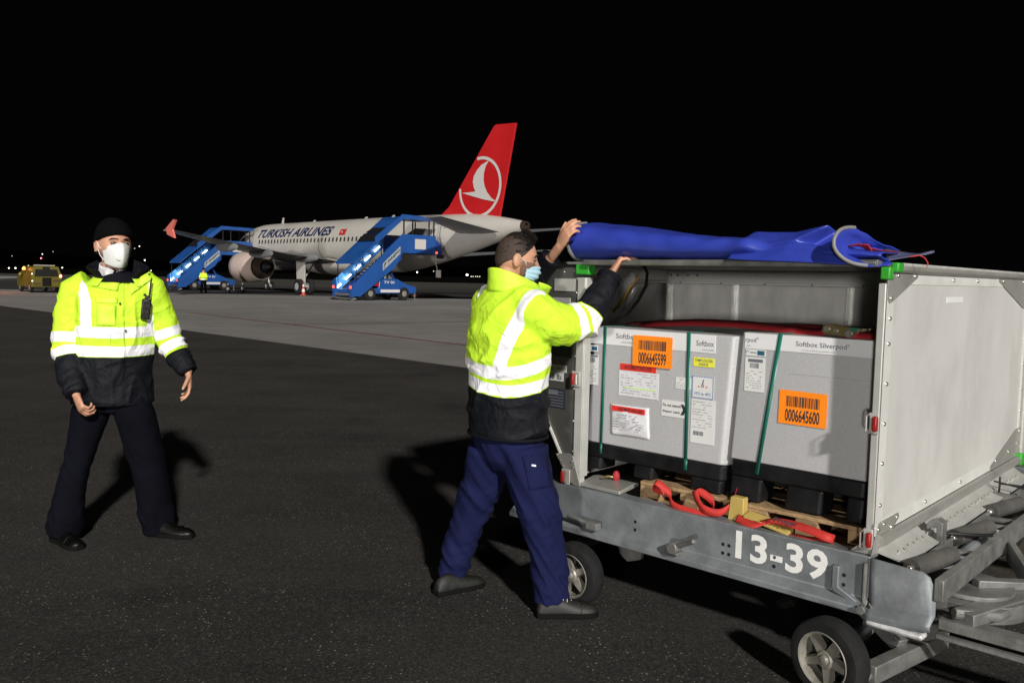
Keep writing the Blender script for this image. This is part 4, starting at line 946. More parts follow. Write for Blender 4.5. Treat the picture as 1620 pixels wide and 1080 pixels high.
def sleeve(a, b):
    x = .152 + .238 * a; y = .802 + .158 * b; k = .012 * math.sin(a * math.pi) * math.sin(b * math.pi * .9) + .006 * abs(nz((a * 4, b * 4, 3)))
    return (x - .01 * b, y + .004 * a, .003 + k)
mb.grid(sleeve, 14, 12, F=FBX); d2 = mb.build('document_sleeve', GLOSSP, b1, solid=.001)
lbl(d2, 'red_band', .158, .362, .928, .955, REDL, .012, .014)
ink(d2.children[-1], 'lettering', lambda m_: text(m_, 'DOCUMENTS ENCLOSED', .20, .35, .934, .949, FBX, .0152, bold=.02))
ink(d2, 'print', lambda m_: prints(m_, .17, .36, .84, .92, FBX, .021, 8, 6), INKG)
yl = lbl(b1, 'yellow_label', .622, .733, 1.198, 1.240, YELL)
ink(yl, 'lettering', lambda m_: (text(m_, 'TEMPLOGGER', .630, .726, 1.221, 1.234, FBX, .004, bold=.01), text(m_, 'INSIDE', .652, .702, 1.203, 1.216, FBX, .004, bold=.01)), INKN)
tl = lbl(b1, 'temperature_label', .619, .735, 1.046, 1.153, PAPER)
mb = MB()
for k in range(13):
    for (x0, y0, dx, dy) in ((.619, 1.046, 1, 0), (.619, 1.1475, 1, 0)):
        x = .619 + k * .116 / 13; mb.add([(x, y0, .004), (x + .005, y0, .004), (x + .0075, y0 + .0055, .004), (x + .0025, y0 + .0055, .004)], [(0, 1, 2, 3)], FBX)
    y = 1.0525 + k * .095 / 13
    for x0 in (.619, .7295): mb.add([(x0, y, .004), (x0 + .0055, y + .002, .004), (x0 + .0055, y + .0065, .004), (x0, y + .0045, .004)], [(0, 1, 2, 3)], FBX)
mb.build('striped_border', BLUEI, tl, smooth=0)
ink(tl, 'lettering', lambda m_: text(m_, '+2°C to +8°C', .632, .722, 1.062, 1.076, FBX, .004, bold=.015), BLUEI)
ink(tl, 'symbol', lambda m_: (m_.add([(.668, 1.10, .004), (.674, 1.10, .004), (.684, 1.137, .004), (.678, 1.137, .004)], [(0, 1, 2, 3)], FBX), m_.add([(.678, 1.10, .004), (.684, 1.10, .004), (.682, 1.12, .004)], [(0, 1, 2)], FBX)), INKN)
ink(tl, 'red_marks', lambda m_: (m_.add([(.65, 1.10, .004), (.662, 1.10, .004), (.656, 1.108, .004)], [(0, 1, 2)], FBX), m_.add([(.692, 1.10, .004), (.704, 1.10, .004), (.698, 1.108, .004)], [(0, 1, 2)], FBX)), REDL)
ll = lbl(b1, 'long_label', .619, .747, .83, 1.043, PAPER)
ink(ll, 'print', lambda m_: prints(m_, .627, .735, .90, 1.035, FBX, .004, 11, 11), INKG)
ink(ll, 'barcode', lambda m_: barcode(m_, .635, .69, .868, .888, FBX, .004, 6, 22), INKN)
sl = lbl(b1, 'small_label', .527, .612, 1.08, 1.136, PAPER); ink(sl, 'print', lambda m_: prints(m_, .533, .606, 1.084, 1.132, FBX, .004, 12, 5), INKG)
sl = lbl(b1, 'shipper_label', .452, .592, .938, 1.018, PAPER)
ink(sl, 'lettering', lambda m_: (text(m_, 'Do not remove', .460, .562, .987, 1.001, FBX, .004, bold=.02), text(m_, 'Shipper Label', .460, .556, .955, .969, FBX, .004, bold=.02), m_.add([(.560, 1.005, .004), (.578, 1.005, .004), (.594, .979, .004), (.578, .953, .004), (.560, .953, .004), (.575, .979, .004)], [tuple(range(6))], FBX)))
ink(sl.children[-1], 'stroke', lambda m_: rect(m_, 0.5921, .5925, .953, .955, FBX, .0041)) if 0 else None
lg = lbl(b1, 'logo_label', .002, .050, 1.222, 1.256, PAPER); ink(lg, 'logo', lambda m_: rect(m_, .012, .046, 1.229, 1.248, FBX, .004), TEALI)
al = lbl(b1, 'address_label', -.012, .055, 1.046, 1.205, PAPER)
ink(al, 'print', lambda m_: prints(m_, -.004, .048, 1.06, 1.15, FBX, .004, 14, 7), INKG); ink(al, 'barcode', lambda m_: (barcode(m_, .0, .035, 1.165, 1.19, FBX, .004, 15, 12), rect(m_, -.01, .052, 1.194, 1.203, FBX, .004)), INKN)
# box two
b2 = thing('shipping_box', 'silver insulated box behind the right door post, with one paper and the label 0006645600', 'box', CU(1.2, .5, .79), 'silver insulated shipping boxes in the container')
mb = MB(); rbox(mb, .828, 1.466, v0, .95, .786, 1.374, .012); c2 = mb.build('carton', CARTON, b2, bevel=.005)
mb = MB(); slab(mb, .884, 1.050, 1.302, 1.372, FBX, 0, .0025); slab(mb, 1.0505, 1.502, 1.302, 1.372, FBX, 0, .0025); lb = mb.build('lid_band', BAND, b2)
ink(lb, 'lettering', lambda m_: (text(m_, 'Softbox Silverpod', 1.126, 1.347, 1.322, 1.350, FBX, .0035, bold=.006), text(m_, 'rpod', .888, .939, 1.326, 1.352, FBX, .0035, bold=.006), text(m_, '®', 1.350, 1.360, 1.340, 1.350, FBX, .0035), text(m_, '®', .942, .952, 1.345, 1.355, FBX, .0035)), INKN)
ink(lb, 'small_print', lambda m_: (text(m_, 'www.softboxsystems.com', 1.152, 1.30, 1.308, 1.317, FBX, .0035), text(m_, '.com', .892, .912, 1.310, 1.318, FBX, .0035)), INKG)
mb = MB(); F_ = lambda x, y, d: CU(x, v0 - d, y)
mb.add([(.960, .735, .006), (.980, .735, .006), (1.066, 1.378, .006), (1.046, 1.378, .006)], [(0, 1, 2, 3)], F_); mb.add([(1.046, 1.379, .006), (1.066, 1.379, .006), (1.066, 1.379, -.84), (1.046, 1.379, -.84)], [(0, 1, 2, 3)], F_); mb.build('strap', GSTRAP, b2, solid=.0015)
ol = MB(); ol.add([(x, y, d) for d in (.004, .0055) for x, y in ((1.061, .984), (1.277, .984), (1.277, 1.131), (1.063, 1.133))], [(0, 3, 2, 1), (4, 5, 6, 7), (0, 1, 5, 4), (1, 2, 6, 5), (2, 3, 7, 6), (3, 0, 4, 7)], FBX); ol = ol.build('orange_label', ORANGE, b2, smooth=0)
ink(ol, 'barcode', lambda m_: barcode(m_, 1.095, 1.247, 1.062, 1.108, FBX, .0065, 21))
ink(ol, 'number', lambda m_: text(m_, '0006645600', 1.092, 1.247, .996, 1.052, FBX, .0065, bold=.02))
lg = lbl(b2, 'logo_label', .890, .986, 1.270, 1.299, PAPER); ink(lg, 'logo', lambda m_: rect(m_, .948, .982, 1.275, 1.295, FBX, .004), TEALI)
ink(lg, 'swirl', lambda m_: (m_.tube([FBX(.9 + .006 * math.cos(a * .7), 1.287 + .006 * math.sin(a * .7), .004) for a in range(7)], .0012, 5, F=None), rect(m_, .912, .944, 1.283, 1.287, FBX, .004)), INKN)
al = lbl(b2, 'address_label', .890, .986, 1.108, 1.263, PAPER)
ink(al, 'barcode', lambda m_: (barcode(m_, .914, .958, 1.215, 1.238, FBX, .004, 31, 18), rect(m_, .905, .976, 1.242, 1.256, FBX, .004)), INKN); ink(al, 'print', lambda m_: prints(m_, .898, .976, 1.12, 1.205, FBX, .004, 33, 8), INKG)
ink(c2, 'seam', lambda m_: rect(m_, 1.10, 1.47, 1.2045, 1.206, FBX, .001), INKG)
# black plastic pallets under the boxes
def black_pallet(u0, u1, zt, label, legs):
    t = thing('plastic_pallet', label, 'pallet', CU((u0 + u1) / 2, .5, .6), 'black plastic pallets under the silver boxes')
    mb = MB(); rbox(mb, u0, u1, v0 - .004, .955, zt - .075, zt - .001, .03); mb.build('tray', BLACKP, t, bevel=.008)
    for a, b in legs:
        for va in (v0 - .002, .48, .8):
            mb = MB(); rbox(mb, a, b, va, va + .14, .602, zt - .0755, .02); mb.build('leg', BLACKP, t, bevel=.008)
black_pallet(-.03, .81, .742, 'black plastic pallet under the box labelled 0006645599', ((-.02, .10), (.30, .42), (.63, .80)))
black_pallet(.832, 1.462, .786, 'black plastic pallet under the box labelled 0006645600', ((.84, 1.0), (1.11, 1.28), (1.38, 1.46)))
def wood_pallet(u0, u1, label):
    t = thing('wooden_pallet', label, 'pallet', CU((u0 + u1) / 2, .5, .55), 'wooden pallets on the container floor')
    for i, v in enumerate((.09, .28, .48, .68, .87)):
        mb = MB(CU); mb.box(u0, u1, v, v + .11, .580, .598); mb.box(u0, u1, v, v + .10, .492, .506); mb.build('plank', WOOD, t, bevel=.003)
    for u in (u0, (u0 + u1) / 2 - .05, u1 - .10):
        mb = MB(CU); mb.box(u, u + .10, .092, .97, .5065, .5795); mb.build('block', WOOD, t, bevel=.003)
wood_pallet(.36, .92, 'wooden pallet on the container floor near the door sill, left one'); wood_pallet(.94, 1.50, 'wooden pallet on the container floor beside the right door post')
# straps and odds inside
t = thing('ratchet_strap', 'dark red lashing strap with a brass coloured ratchet laid across both box tops', 'strap', CU(.9, .3, 1.38))
def band(nm, pts, w, mt, parent, wv=(0, 1, 0), thick=.003):
    """flat webbing along pts, width direction wv per point"""
    n_ = len(pts); vs = []
    ws = wv if isinstance(wv[0], (tuple, list)) else [wv] * n_
    for p, q in zip(pts, ws):
        p = V(p); q = V(q).normalized() * w / 2; vs += [tuple(p - q), tuple(p + q)]
    mb = MB(CU); mb.add(vs, [(2 * i, 2 * i + 2, 2 * i + 3, 2 * i + 1) for i in range(n_ - 1)]); return mb.build(nm, mt, parent, solid=thick, smooth=60)
band('webbing', [(.12, .40, 1.362), (.25, .36, 1.375), (.5, .33, 1.395), (.75, .3, 1.40), (.95, .27, 1.395), (1.15, .24, 1.386), (1.25, .22, 1.40), (1.32, .22, 1.39), (1.45, .21, 1.385), (1.52, .21, 1.38)], .065, REDD, t, (0, .75, .40), .004)
band('webbing', [(-.05, .55, 1.358), (.3, .7, 1.37), (.8, .8, 1.385), (1.5, .85, 1.382)], .11, REDD, t, (0, 1, 0.1), .004)
rg = thing('ratchet_buckle', 'brass coloured ratchet buckle on top of the right hand silver box', 'buckle', CU(1.33, .2, 1.40))
rp1 = [(1.215, 1.395), (1.235, 1.384), (1.33, 1.380), (1.352, 1.388), (1.352, 1.398), (1.40, 1.406), (1.405, 1.418), (1.385, 1.416), (1.30, 1.420), (1.25, 1.430), (1.222, 1.424)]
mb = MB(CU); mb.prism(rp1, .165, .169); mb.prism(rp1, .222, .226); mb.build('frame', BRASS, rg, bevel=.0015)
mb = MB(CU); mb.tube([(1.335, .158, 1.392), (1.335, .233, 1.392)], .015, 14); mb.tube([(1.24, .158, 1.408), (1.24, .233, 1.408)], .012, 14); mb.tube([(1.395, .16, 1.412), (1.395, .23, 1.412)], .006, 10); mb.tube([(1.28, .160, 1.402), (1.28, .164, 1.402)], .009, 10); mb.build('spool', STEEL, rg)
mb = MB(CU); mb.box(1.34, 1.37, .163, .228, 1.405, 1.419); mb.build('green_tab', GSTRAP, rg)
# red webbing heaped on the sill
def loops(nm, label, pts, w, ws, wr=None):
    t_ = thing(nm, label, 'strap', CU(*pts[0])); 
    # smooth the path
    P = [V(p) - V((0, 0, .036 if p[2] < .63 else .018)) for p in pts]; Wv = [V(q).normalized() for q in ws]; out, wo = [], []
    for i in range(len(P) - 1):
        a, b, c, d = P[max(i - 1, 0)], P[i], P[i + 1], P[min(i + 2, len(P) - 1)]
        for k in range(8):
            s = k / 8; out.append(tuple(.5 * ((2 * b) + (c - a) * s + (2 * a - 5 * b + 4 * c - d) * s * s + (3 * b - a - 3 * c + d) * s ** 3)))
            wo.append(tuple(Wv[i].lerp(Wv[i + 1], s)))
    out.append(tuple(P[-1])); wo.append(tuple(Wv[-1]))
    bn = band('webbing', out, w * .85, REDW, t_, wo, .0015)
    return t_, bn
lp, _w = loops('red_webbing', 'looped red lashing webbing heaped behind the middle of the side beam', [(.50, .10, .60), (.47, .05, .625), (.50, .02, .645), (.56, .04, .62), (.60, .01, .575), (.70, -.0, .565), (.80, .01, .57), (.78, .06, .62), (.70, .05, .64), (.76, .0, .60), (.84, .01, .585), (.88, .05, .62), (.87, .12, .66)],
      .042, [(0, .3, 1), (0, .5, 1), (0, 1, .6), (0, .8, 1), (0, .2, 1), (0, .2, 1), (.3, .2, 1), (0, .6, 1), (.6, .4, .4), (0, .1, 1), (0, .1, 1), (.2, .1, 1), (.3, .3, 1)])
lp2, _w2 = loops('red_webbing', 'flat red webbing with black lettering lying behind the number 13-39', [(.93, .02, .58), (1.02, .0, .572), (1.10, .03, .60), (1.22, .02, .605), (1.34, .01, .59), (1.36, .05, .57), (1.28, .02, .562), (1.15, .0, .556), (1.10, .02, .552)],
      .045, [(0, .7, .7), (0, .7, .7), (0, .9, .5), (0, .8, .7), (0, .6, .8), (0, .5, 1), (0, .9, .3), (0, 1, .2), (0, 1, .2)])
mb = MB(); text(mb, 'Proper', 1.12, 1.23, .594, .620, lambda x, y, d: CU(x, (y - .606) * .6 + .0 - .012, y - .026), .0, bold=.03); mb.build('lettering', INK, lp2, smooth=0)
yb = thing('wooden_wedge', 'yellow wooden chock between the red webbing and the right pallet', 'wedge', CU(.95, .03, .55))
mb = MB(CU); mb.prism([(.87, .492), (.95, .492), (.95, .63), (.885, .63)], .04, .085); mb.build('upright', YWOOD, yb, bevel=.004)
mb = MB(CU); mb.add([(.96, .02, .562), (1.18, .0, .532), (1.18, .06, .552), (.96, .085, .572), (.96, .02, .550), (1.18, .0, .520), (1.18, .06, .520), (.96, .085, .550)], [(0, 1, 2, 3), (4, 7, 6, 5), (0, 4, 5, 1), (1, 5, 6, 2), (2, 6, 7, 3), (3, 7, 4, 0)]); mb.build('board', YWOOD, yb, bevel=.003)
rh = thing('strap_hook', 'small red strap end with a brass hook beside the left door sill', 'hook', CU(.17, .1, .57))
mb = MB(CU); mb.sphere((.19, .12, .585), (.02, .015, .03)); mb.build('red_strap', REDD, rh); mb = MB(CU); mb.tube([(.13, .08, .575), (.16, .09, .585), (.18, .11, .58)], .006, 8); mb.build('hook', BRASS, rh)
# black cord with a ring, hanging bag
cdl = thing('elastic_cord', 'black elastic cord with a white eyelet hanging inside the container', 'cord', CU(.3, .2, 1.6))
pts = [W(1018, 417, 4.3), W(1024, 432, 4.32), W(1022, 452, 4.34), W(1010, 475, 4.36), (W(993, 496, 4.38)), W(976, 506, 4.4), W(964, 513, 4.42)]
mb = MB(); mb.tube(pts, .0085, 10); mb.build('cord', RUB2, cdl)
mb = MB(); mb.revolve(W(1018, 416, 4.285), (-.2, -1, 0), [(-.01, .017), (0, .022), (.008, .017), (.008, .008)], 16); mb.build('ring', RUB2, cdl)
mb = MB(); mb.revolve(W(1018, 416, 4.27), (-.2, -1, 0), [(0, .009), (.002, .009)], 12); mb.build('eyelet', WHITEP, cdl)
bag = thing('plastic_bag', 'clear plastic bag with an ochre strap hanging on the inner wall', 'bag', CU(.0, .9, 1.3))
bp = [W(1000, 432, 5.2), W(990, 455, 5.2), W(978, 480, 5.2), W(983, 497, 5.2)]
def bagf(a, b):
    c = V(bp[0]).lerp(V(bp[-1]), a); w = .055 * math.sin(a * math.pi * .9 + .25)
    an = b * 2 * math.pi; k = .3 * nz((a * 5, b * 6, 2))
    return c + V((math.cos(an) * w * (1 + k), math.sin(an) * w * .4 * (1 + k), 0))
mb = MB(); mb.grid(bagf, 16, 18); mb.build('bag_film', BAGP, bag, smooth=30)
bs = [W(1013, 427, 5.15), W(1010, 440, 5.15), W(996, 455, 5.15), W(988, 470, 5.15), W(978, 484, 5.15), W(970, 493, 5.15)]
mb = MB(); mb.tube(bs, [.008, .012, .016, .018, .02, .022], 10, flat=.5); mb.build('ochre_strap', YSTRAP, bag)

# ================================================================== PEOPLE
from mathutils.bvhtree import BVHTree
SKIN = mat('skin', (.52, .27, .175), .5, var=.1, vs_=25, bump=.1, bs=90)
SKIN.node_tree.nodes['Principled BSDF'].inputs['Subsurface Weight'].default_value = .08
SKIN.node_tree.nodes['Principled BSDF'].inputs['Subsurface Radius'].default_value = (.01, .004, .002)
SKIN2 = mat('skin_dark', (.40, .20, .125), .5, var=.12, vs_=25, bump=.1, bs=90)
def jacket_mat(name):
    mm = bpy.data.materials.new(name); mm.use_nodes = True; n = mm.node_tree.nodes; l = mm.node_tree.links; b = n['Principled BSDF']
    def at(nm):
        a = n.new('ShaderNodeAttribute'); a.attribute_name = nm; return a.outputs['Fac']
    def step(src, w=.0015):
        t = n.new('ShaderNodeMapRange'); t.inputs[1].default_value = -w; t.inputs[2].default_value = w; l.new(src, t.inputs[0]); return t.outputs[0]
    tc = n.new('ShaderNodeTexCoord')
    nz_ = n.new('ShaderNodeTexNoise'); nz_.inputs['Scale'].default_value = 9; nz_.inputs['Detail'].default_value = 6; l.new(tc.outputs['Object'], nz_.inputs[0])
    def mix(f, a, c):
        t = n.new('ShaderNodeMixRGB'); 
        if isinstance(f, float): t.inputs[0].default_value = f
        else: l.new(f, t.inputs[0])
        for k, q in ((1, a), (2, c)):
            if isinstance(q, tuple): t.inputs[k].default_value = (*q, 1)
            else: l.new(q, t.inputs[k])
        return t.outputs[0]
    yel = mix(nz_.outputs[0], (.50, .80, .035), (.60, .90, .05)); drk = mix(nz_.outputs[0], (.004, .0045, .007), (.008, .009, .013))
    col = mix(step(at('dark')), yel, drk); tape = step(at('tape')); col = mix(tape, col, (.86, .86, .92))
    seam = step(at('seam'), .0012); sm = n.new('ShaderNodeMath'); sm.operation = 'MULTIPLY'; sm.inputs[1].default_value = .45; l.new(seam, sm.inputs[0]); col = mix(sm.outputs[0], col, (.05, .07, .01))
    l.new(col, b.inputs['Base Color']); b.inputs['Roughness'].default_value = .65; b.inputs['Specular IOR Level'].default_value = .15
    # crinkled cloth
    n1 = n.new('ShaderNodeTexNoise'); n1.inputs['Scale'].default_value = 11; n1.inputs['Detail'].default_value = 4; n1.inputs['Distortion'].default_value = 1.2; l.new(tc.outputs['Object'], n1.inputs[0])
    b1_ = n.new('ShaderNodeBump'); b1_.inputs['Strength'].default_value = .55; b1_.inputs['Distance'].default_value = .03; l.new(n1.outputs[0], b1_.inputs['Height'])
    n2 = n.new('ShaderNodeTexNoise'); n2.inputs['Scale'].default_value = 300; l.new(tc.outputs['Object'], n2.inputs[0])
    b2_ = n.new('ShaderNodeBump'); b2_.inputs['Strength'].default_value = .15; b2_.inputs['Distance'].default_value = .003; l.new(n2.outputs[0], b2_.inputs['Height']); l.new(b1_.outputs[0], b2_.inputs['Normal']); l.new(b2_.outputs[0], b.inputs['Normal'])
    return mm
JACK = jacket_mat('hi_vis_jacket')
YCLOTH = mat('yellow_cloth', (.55, .85, .04), .6, var=.08, vs_=9, bump=.4, bs=25)
DCLOTH = mat('dark_cloth', (.006, .0065, .010), .8, spec=.1, var=.25, vs_=9, bump=.3, bs=40)
TAPE = mat('reflective_tape', (.86, .86, .92), .4, bump=.2, bs=30)
TROU1 = mat('black_trousers', (.0036, .0039, .0070), .9, var=.2, vs_=6, bump=.35, bs=14, spec=.06)
TROU2 = mat('navy_trousers', (.0075, .0100, .046), .85, var=.18, vs_=6, bump=.4, bs=16, spec=.12)
LEATH = mat('black_leather', (.002, .002, .002), .4, spec=.3, var=.3, vs_=20, bump=.2, bs=30)
LEATHG = mat('worn_leather', (.0065, .0072, .006), .6, var=.3, vs_=14, bump=.2, bs=30, dirt=.6, dcol=(.030, .028, .024), ds=14)
SOLE = mat('sole_rubber', (.005, .005, .005), .8, spec=.1)
HAIR = mat('dark_hair', (.013, .009, .0075), .7, spec=.25, var=.4, vs_=60, bump=.9, bs=130, stretch=(1, 1, .4))
HAIRS = mat('shaved_hair', (.045, .028, .021), .7, var=.35, vs_=220, bump=.4, bs=260)
KNIT = mat('black_knit', (.0035, .0035, .004), .95, spec=.05, var=.3, vs_=90, bump=.6, bs=160)
MASKW = mat('white_mask', (.66, .67, .66), .7, bump=.25, bs=60)
MASKB = mat('blue_mask', (.38, .58, .72), .7, bump=.2, bs=60)
SHIRT = mat('white_shirt', (.62, .60, .62), .7, bump=.2, bs=60)
EYE = mat('shaded_eye_white', (.11, .085, .075), .3); IRIS = mat('iris', (.012, .008, .006), .2); BROW = mat('eyebrow', (.02, .013, .010), .8, bump=.5, bs=200)  # shade over the eyes put into the darkened white

def fuse(mb, voxel, it=6, fac=.5):
    me = bpy.data.meshes.new('f'); me.from_pydata([V(p) for p in mb.v], [], mb.f)
    bm = bmesh.new(); bm.from_mesh(me); bmesh.ops.recalc_face_normals(bm, faces=bm.faces); bm.to_mesh(me); bm.free()
    o = bpy.data.objects.new('f', me); C.objects.link(o)
    md = o.modifiers.new('r', 'REMESH'); md.mode = 'VOXEL'; md.voxel_size = voxel
    if it: s = o.modifiers.new('s', 'SMOOTH'); s.factor = fac; s.iterations = it
    dg = bpy.context.evaluated_depsgraph_get(); out = bpy.data.meshes.new_from_object(o.evaluated_get(dg))
    bpy.data.objects.remove(o); bpy.data.meshes.remove(me); return out
def coords(me):
    a = np.empty(len(me.vertices) * 3); me.vertices.foreach_get('co', a); return a.reshape(-1, 3)
def normals(me):
    a = np.empty(len(me.vertices) * 3); me.vertex_normals.foreach_get('vector', a); return a.reshape(-1, 3)
def chain_np(P, pts, rad):
    """per vertex: distance along the chain, distance to it divided by its radius"""
    best = np.full(len(P), 1e9); s_out = np.zeros(len(P)); acc = 0.; dist = np.zeros(len(P))
    for (a, b, r0, r1) in zip(pts[:-1], pts[1:], rad[:-1], rad[1:]):
        a = np.array(a); b = np.array(b); r0 = r0 if not isinstance(r0, tuple) else sum(r0) / 2; r1 = r1 if not isinstance(r1, tuple) else sum(r1) / 2
        d = b - a; L = np.linalg.norm(d); t = np.clip(((P - a) @ d) / L ** 2, 0, 1); q = a + t[:, None] * d
        dd = np.linalg.norm(P - q, axis=1) / (r0 + (r1 - r0) * t)
        k = dd < best; best[k] = dd[k]; s_out[k] = acc + t[k] * L; acc += L
    return s_out, best
def place(me, name, mt, parent, extra=()):
    off = parent_world(parent); c = coords(me) - np.array(off); me.vertices.foreach_set('co', c.ravel()); 
    me.materials.clear()
    for q in (mt if isinstance(mt, (list, tuple)) else [mt]): me.materials.append(q)
    me.polygons.foreach_set('use_smooth', [True] * len(me.polygons)); me.update(); me.name = name
    o = bpy.data.objects.new(name, me); C.objects.link(o); o.parent = parent; return o
def attr(me, name, a):
    t = me.attributes.new(name, 'FLOAT', 'POINT'); t.data.foreach_set('value', np.asarray(a, dtype=np.float32))
def ridge(x): return 1 - 2 * abs(x)
def fold_disp(me, fn):
    P = coords(me); N = normals(me); d = np.array([fn(V(p)) for p in P]); me.vertices.foreach_set('co', (P + N * d[:, None]).ravel()); me.update()

def head_mesh(mb, c, f, s=1., tilt=0.):
    """head with forehead, sockets, nose, lips, chin and ears; returns the local frame function"""
    f = V(f).normalized(); up = V((0, 0, 1)); rgt = f.cross(up).normalized()
    q = Matrix.Rotation(tilt, 3, rgt); f = q @ f; up = q @ up
    def L(x, y, z): return V(c) + (rgt * x + f * y + up * z) * s
    def g(x, a): return math.exp(-(x / a) ** 2)
    def hp(th, ph):
        d = V((math.sin(th) * math.cos(ph), math.sin(th) * math.sin(ph), math.cos(th)))
        x, y, z = d.x * .077, d.y * .098, d.z * .118
        lo = max(0, min(1, (-z - .015) / .10)); lo = lo * lo * (3 - 2 * lo)
        x *= 1 - .36 * lo
        if y < 0: y *= 1 - .5 * lo
        else: y = y * (1 - .06 * lo) + .012 * lo
        if y > 0:
            fr = min(1, y / .05)
            y += fr * (.024 * g(x, .013) * g(z + .036, .018) + .013 * g(x, .010) * g(z + .012, .02) - .013 * (g(x - .031, .017) + g(x + .031, .017)) * g(z - .004, .014) + .006 * g(abs(x) - .028, .025) * g(z - .024, .009)
                       + .006 * g(x, .022) * g(z + .072, .009) - .004 * g(x, .02) * g(z + .083, .006) + .007 * g(x, .02) * g(z + .103, .015) + .004 * g(abs(x) - .048, .02) * g(z + .03, .02))
        return L(x, y, z)
    n_, m_ = 56, 44; vs = []
    for i in range(m_ + 1):
        for k in range(n_): vs.append(hp(math.pi * i / m_, 2 * math.pi * k / n_))
    mb.add(vs, [(i * n_ + k, (i + 1) * n_ + k, (i + 1) * n_ + (k + 1) % n_, i * n_ + (k + 1) % n_) for i in range(m_) for k in range(n_)], None)
    R3 = Matrix((rgt, f, up)).transposed()
    for sg in (1, -1):
        mb.sphere(L(sg * .080, -.008, -.012), (.009 * s, .020 * s, .033 * s), 14, 10, F=None, rot=R3 @ Matrix.Rotation(sg * .35, 3, 'Z'))
        pts = [L(sg * (.083 + .004 * math.sin(a)), -.010 - .017 * math.cos(a), -.010 + .030 * math.sin(a)) for a in [R(-70 + 25 * k) for k in range(10)]]
        mb.tube(pts, .0045 * s, 8, F=None)
    return L, hp
def eyes(parent, L, s, brow=BROW):
    for sg in (1, -1):
        a = MB(); a.sphere(L(sg * .031, .079, .004), .0125 * s, 14, 10); e = a.build('eye', EYE, parent)
        a = MB(); a.sphere(L(sg * .031, .0865, .003), .0062 * s, 12, 8); a.build('iris', IRIS, e)
        a = MB(); a.tube([L(sg * x, y, z) for x, y, z in ((.012, .098, .024), (.025, .098, .029), (.040, .092, .029), (.052, .080, .022))], [.003, .0042, .0038, .002], 8, flat=.8); a.build('eyebrow', brow, parent)
        a = MB(); a.tube([L(sg * x, y, z) for x, y, z in ((.017, .089, .007), (.026, .0925, .0125), (.038, .0905, .012), (.046, .083, .005))], .0024, 8); a.build('eyelid', SKIN2, parent)
def hand(mb, wrist, d, pn, thumb, curl, s=1., spread=.05, tcurl=.5, fore=None):
    """palm, four fingers of unequal length bent at three joints, and a thumb from the side of the palm"""
    w = V(wrist); d = V(d).normalized(); pn = V(pn); pn = (pn - d * pn.dot(d)).normalized(); sd_ = d.cross(pn).normalized() * thumb
    if fore: mb.loft([V(fore), w, w + d * .02 * s], [(.027 * s, .022 * s)] * 2 + [(.03 * s, .017 * s)], sd_, n=14)
    mb.loft([w, w + d * .03 * s, w + d * .06 * s, w + d * .088 * s], [(.029 * s, .017 * s), (.038 * s, .017 * s), (.042 * s, .0155 * s), (.039 * s, .012 * s)], sd_, n=16, cap=.25)
    for i, (o, ln) in enumerate(((.031, .92), (.0105, 1.03), (-.0105, .97), (-.030, .78))):
        p = w + d * (.086 - .004 * abs(i - 1)) * s + sd_ * o * s; a = 0; pts = [p - d * .015 * s, p]; fd = (d + sd_ * o * spread * 20).normalized()
        for L_, c_ in zip((.043, .027, .021), curl):
            a += c_ * (1 + .12 * (i - 1.5)); dd = fd * math.cos(a) + pn * math.sin(a); p = p + dd * L_ * ln * s; pts.append(p)
        mb.loft(pts, [.0098 * s, .0098 * s, .0088 * s, .0082 * s, .0070 * s], sd_, n=10, cap=.6)
    p = w + d * .022 * s + sd_ * .026 * s; td = (d * .62 + sd_ * .68 + pn * .35).normalized(); pts = [p - td * .01 * s, p]
    for L_, t_ in ((.042, 0), (.032, .5), (.026, .5)):
        td = (td + (d * .5 + pn * .6) * t_ * tcurl).normalized(); p = p + td * L_ * s; pts.append(p)
    mb.loft(pts, [.014 * s, .0135 * s, .0115 * s, .0105 * s, .0085 * s], pn, n=10, cap=.6)
